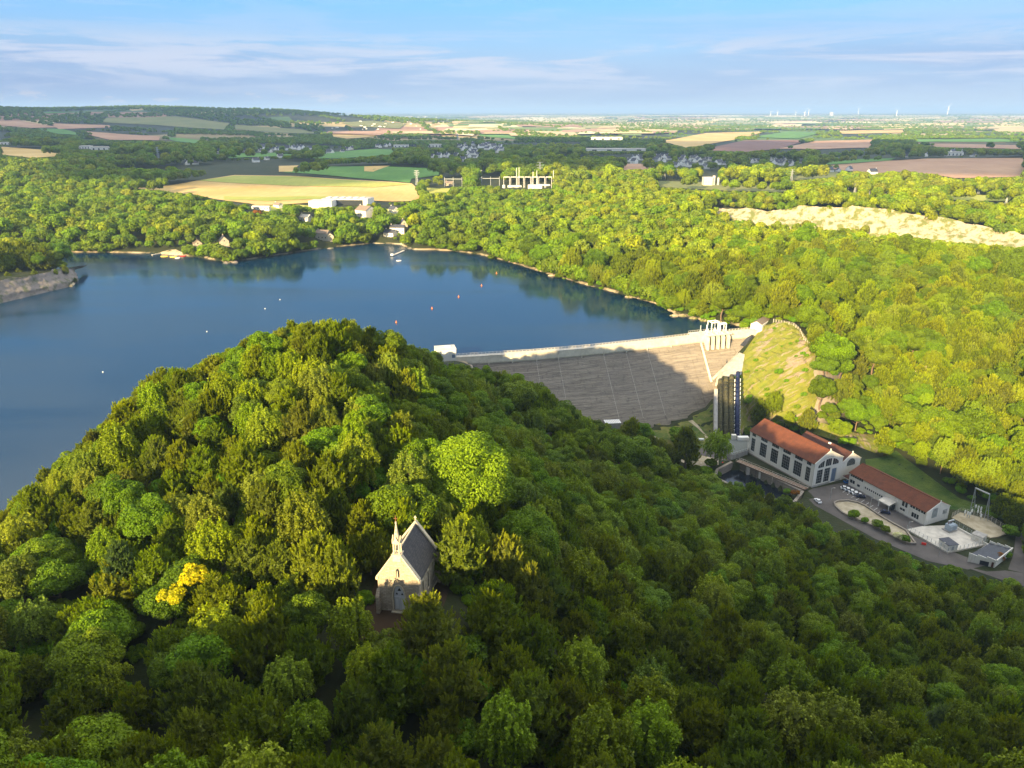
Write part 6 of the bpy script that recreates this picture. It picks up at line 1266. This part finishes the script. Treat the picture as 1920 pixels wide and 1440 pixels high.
for x, y, s in ((60,514,1.0),(85,500,.9),(118,505,.9),(10,520,1.2),(30,512,1.1),(100,510,.6),(137,525,.5)):
    q = at(x, y, 12 if x < 130 else 3); plant('pine', 1, q.x, q.y+3, s*.8, 1, 'pine on the rocky promontory at the left edge', 'pines on the promontory', 'pine_tree', PR['pine'][k % 3], z=q.z-6*s)
# ------------------------------------------------------------ the rest of the woods: one object per kind
def gn_forest(name, pts, scl, rot, crowns, label):
    n = len(pts); me = bpy.data.meshes.new(name); me.vertices.add(n); me.vertices.foreach_set('co', np.asarray(pts, np.float32).ravel())
    for nm, a in (('scl', scl), ('rot', rot), ('knd', rng.integers(0, len(crowns), n).astype(np.float32))):
        at_ = me.attributes.new(nm, 'FLOAT', 'POINT'); at_.data.foreach_set('value', np.asarray(a, np.float32))
    o = link(bpy.data.objects.new(name, me)); tag(o, label, 'trees', kind='stuff')
    ng = bpy.data.node_groups.new(name, 'GeometryNodeTree'); ng.interface.new_socket('Geometry', in_out='INPUT', socket_type='NodeSocketGeometry'); ng.interface.new_socket('Geometry', in_out='OUTPUT', socket_type='NodeSocketGeometry')
    Nn, Ln = ng.nodes, ng.links; gi = Nn.new('NodeGroupInput'); go = Nn.new('NodeGroupOutput'); jn = Nn.new('GeometryNodeJoinGeometry'); Ln.new(jn.outputs[0], go.inputs[0])
    def attr(nm): q = Nn.new('GeometryNodeInputNamedAttribute'); q.data_type = 'FLOAT'; q.inputs[0].default_value = nm; return q.outputs[0]
    for k, c in enumerate(crowns):
        ip2 = Nn.new('GeometryNodeInstanceOnPoints'); Ln.new(gi.outputs[0], ip2.inputs['Points']); cmp_ = Nn.new('FunctionNodeCompare'); cmp_.data_type = 'FLOAT'; cmp_.operation = 'EQUAL'; Ln.new(attr('knd'), cmp_.inputs[0]); cmp_.inputs[1].default_value = k; cmp_.inputs['Epsilon'].default_value = .1
        Ln.new(cmp_.outputs[0], ip2.inputs['Selection']); oi = Nn.new('GeometryNodeObjectInfo'); oi.inputs['Object'].default_value = c; oi.inputs['As Instance'].default_value = True; Ln.new(oi.outputs['Geometry'], ip2.inputs['Instance'])
        cx = Nn.new('ShaderNodeCombineXYZ'); Ln.new(attr('rot'), cx.inputs[2]); Ln.new(cx.outputs[0], ip2.inputs['Rotation']); sx_ = Nn.new('ShaderNodeCombineXYZ'); [Ln.new(attr('scl'), sx_.inputs[i]) for i in range(3)]; Ln.new(sx_.outputs[0], ip2.inputs['Scale'])
        Ln.new(ip2.outputs[0], jn.inputs[0])
    md_ = o.modifiers.new('plants', 'NODES'); md_.node_group = ng; return o
def proto(me): o = bpy.data.objects.new(me.name, me); return o
REST = R_[~indiv]; px, py, t = REST[:, 5], REST[:, 6], REST[:, 7]; Z = H(REST[:, 0], REST[:, 1]); P3 = np.stack([REST[:, 0], REST[:, 1], Z], -1)
HI = {k: [proto(m) for m in PR[k]] for k in KN}; LO = {k: [proto(m) for m in LOW[k]] for k in KN}; FR = [proto(m) for m in FAR]
for ki, kn in enumerate(KN):
    for low, src, nm, lb in ((0, HI, 'woodland', 'further %s of the near hills'), (1, LO, 'distant_woodland', 'massed %s of the woods beyond the lake')):
        m = (REST[:, 3] == ki) & (REST[:, 4] == low)
        if m.any(): gn_forest({'pine': 'pine_', 'oak': 'broadleaf_', 'birch': 'birch_'}[kn]+nm, P3[m], REST[m, 2], rng.uniform(0, 6.28, m.sum()), src[kn], lb % {'pine': 'olive pines', 'oak': 'dark broadleaf trees', 'birch': 'yellowish birches'}[kn])
# understorey and shoreline bushes
X, Y = scatter(-180, 420, 45, 640, 4.6); m = cull(X, Y) & free(X, Y) & (rng.random(len(X)) < np.where(Y < 190, .5, .55)); X, Y = X[m], Y[m]
ok, px, py, top, t = place(X, Y, np.full(len(X), .4), 11.0); m = ok & ~((px > 690) & (px < 830) & (py > 1050) & (py < 1210) & (t < .1)); X, Y = X[m], Y[m]
bo = proto(dbush); bo2 = proto(bush); gn_forest('undergrowth', np.stack([X, Y, H(X, Y)-2.2], -1), rng.uniform(.5, 1.1, len(X)), rng.uniform(0, 6.28, len(X)), [bo, bo2], 'dark undergrowth between the trees')
# bushes that hang over the water's edge
bx2 = []
for (x0, y0), (x1, y1) in shsegs:
    if x0 < -900 or x1 < -900: continue
    n = int(math.hypot(x1-x0, y1-y0)/3.2)
    for i in range(n):
        a = (i+rnd.random())/n; bx2.append((x0+(x1-x0)*a+rnd.gauss(0, 1.5), y0+(y1-y0)*a+rnd.gauss(0, 1.5)))
b2_ = np.array(bx2); X, Y = b2_[:, 0], b2_[:, 1]; nz = np.sin(X*.07)+np.sin(Y*.09+X*.02); px, py, t = proj(np.stack([X, Y, X*0], -1))
m = cull(X, Y) & (nz+rng.uniform(-.8, .8, len(X)) > -.9) & ~((px > 690) & (px < 762) & (t > .5)) & ~((px > 285) & (px < 350) & (t > .5)) & ~((px < 165) & (t < .5)) & ~((px > 700) & (px < 930) & (t < .4)) & ~((px > 1255) & (px < 1420) & (rng.random(len(X)) < .7)) & ~inpoly(X, Y, EXC[-1]); X, Y = X[m], Y[m]
gn_forest('lakeside_bushes', np.stack([X, Y, np.maximum(H(X, Y), .2)-rng.uniform(2, 4, len(X))], -1), rng.uniform(.9, 1.9, len(X)), rng.uniform(0, 6.28, len(X)), [proto(m_) for m_ in LOW['oak'][:2]]+[bo], 'leafy bushes hanging over the lake edge')
# far hedges, copses and woods
def farband(y0, y1, sp, s0, s1, dens, jit=0):
    X, Y = scatter(-y1*.80, y1*.80, y0, y1, sp); m = cull(X, Y, 20); X, Y = X[m], Y[m]
    n1 = np.sin(X*.0021*9000/y1+Y*.0009*9000/y1)*np.sin(Y*.0031*9000/y1-X*.0012*9000/y1+2)+.5*np.sin(X*.0063+Y*.0041); a = .5; c, s = math.cos(.35), math.sin(.35); u = X*c+Y*s; v = -X*s+Y*c; W_ = 260+y1*.02
    hedge = (np.abs(np.mod(u+40*np.sin(v*.004), W_)-W_/2) < sp*.6) | (np.abs(np.mod(v+60*np.sin(u*.003), W_*1.7)-W_*.85) < sp*.6)
    keepm = (n1 > dens) | ((X/Y < -.24) & (Y > 3300) & (Y < 7000) & (n1 > -.45) & (rng.random(len(X)) < .8)) | hedge & (rng.random(len(X)) < .85); X, Y = X[keepm], Y[keepm]; m = free(X, Y); X, Y = X[m], Y[m]
    sc = rng.uniform(s0, s1, len(X)); ok, *_ = place(X, Y, sc, 11.0); return X[ok], Y[ok], sc[ok]
bx_, by_, bs_ = [], [], []
for q in ((2300, 3600, 19, 1.0, 1.6, .1), (3600, 6500, 34, 1.1, 1.8, .5), (6500, 11000, 70, 1.3, 2.2, .8), (11000, 22000, 170, 1.6, 2.6, .9)):
    a, b, c = farband(*q); bx_.append(a); by_.append(b); bs_.append(c)
X = np.concatenate(bx_); Y = np.concatenate(by_); S_ = np.concatenate(bs_)
gn_forest('far_hedges_and_copses', np.stack([X, Y, H(X, Y)-1.5*S_], -1), S_, rng.uniform(0, 6.28, len(X)), FR, 'dark hedges, copses and woods of the far farmland')
print('TREES', len(R_), indiv.sum(), len(X))
# ------------------------------------------------------------ unseen cloud bank added behind the camera to shade the village plain
cm = NT('shade_cloud', 1.0, 0, 0); cm.col((.88, .88, .9)); CZ = 1000; off = Vector((sd.x, sd.y, 0))*(CZ/sd.z)
bm = bmesh.new(); g_ = random.Random(5)
for k in range(150):
    X = g_.uniform(-2600, 3600); f_ = (X+2600)/6200; Y = g_.uniform(1720-300*f_, 3500-900*f_)
    if X < -700 and Y < 2300: Y += 500
    r_ = g_.uniform(150, 330); M = Matrix.Translation((X+off.x, Y+off.y, CZ+g_.uniform(-30, 60))) @ Matrix.Diagonal((r_*1.5, r_*.8, r_*.32, 1)); r0 = bmesh.ops.create_icosphere(bm, subdivisions=3, radius=1, matrix=M)
    for v in r0['verts']: v.co += Vector((math.sin(v.co.y*.03)*18, math.sin(v.co.x*.025)*18, math.sin(v.co.x*.03+v.co.y*.04)*14))
for k in range(60):  # further lumps added to shade the left hills
    X = g_.uniform(-4300, -900); Y = g_.uniform(3300, 5600); r_ = g_.uniform(200, 380); M = Matrix.Translation((X+off.x, Y+off.y, CZ+g_.uniform(-30, 60))) @ Matrix.Diagonal((r_*1.5, r_*.8, r_*.32, 1)); bmesh.ops.create_icosphere(bm, subdivisions=3, radius=1, matrix=M)
me = bpy.data.meshes.new('cloud'); bm.to_mesh(me); bm.free(); me.materials.append(cm.m); me.polygons.foreach_set('use_smooth', [True]*len(me.polygons))
tag(link(bpy.data.objects.new('cloud', me)), 'unseen flat bank of white cloud added to shade the plain', 'cloud')
# ------------------------------------------------------------ air
mb = MB(); mb.box(-36000, -400, -60, 36000, 41500, 330); hz = mb.mesh('haze', []) if 0 else None
hb = bpy.data.meshes.new('haze'); hb.from_pydata(mb.v, [], mb.f); hm_ = bpy.data.materials.new('haze'); hm_.use_nodes = True; nt = hm_.node_tree; nt.nodes.clear(); pv = nt.nodes.new('ShaderNodeVolumePrincipled'); pv.inputs['Color'].default_value = (.46, .69, 1, 1); pv.inputs['Density'].default_value = 6.5e-5; pv.inputs['Anisotropy'].default_value = .2
ou = nt.nodes.new('ShaderNodeOutputMaterial'); nt.links.new(pv.outputs[0], ou.inputs['Volume']); hb.materials.append(hm_); tag(link(bpy.data.objects.new('haze', hb)), 'thin pale blue haze over the whole valley', 'haze', kind='stuff')
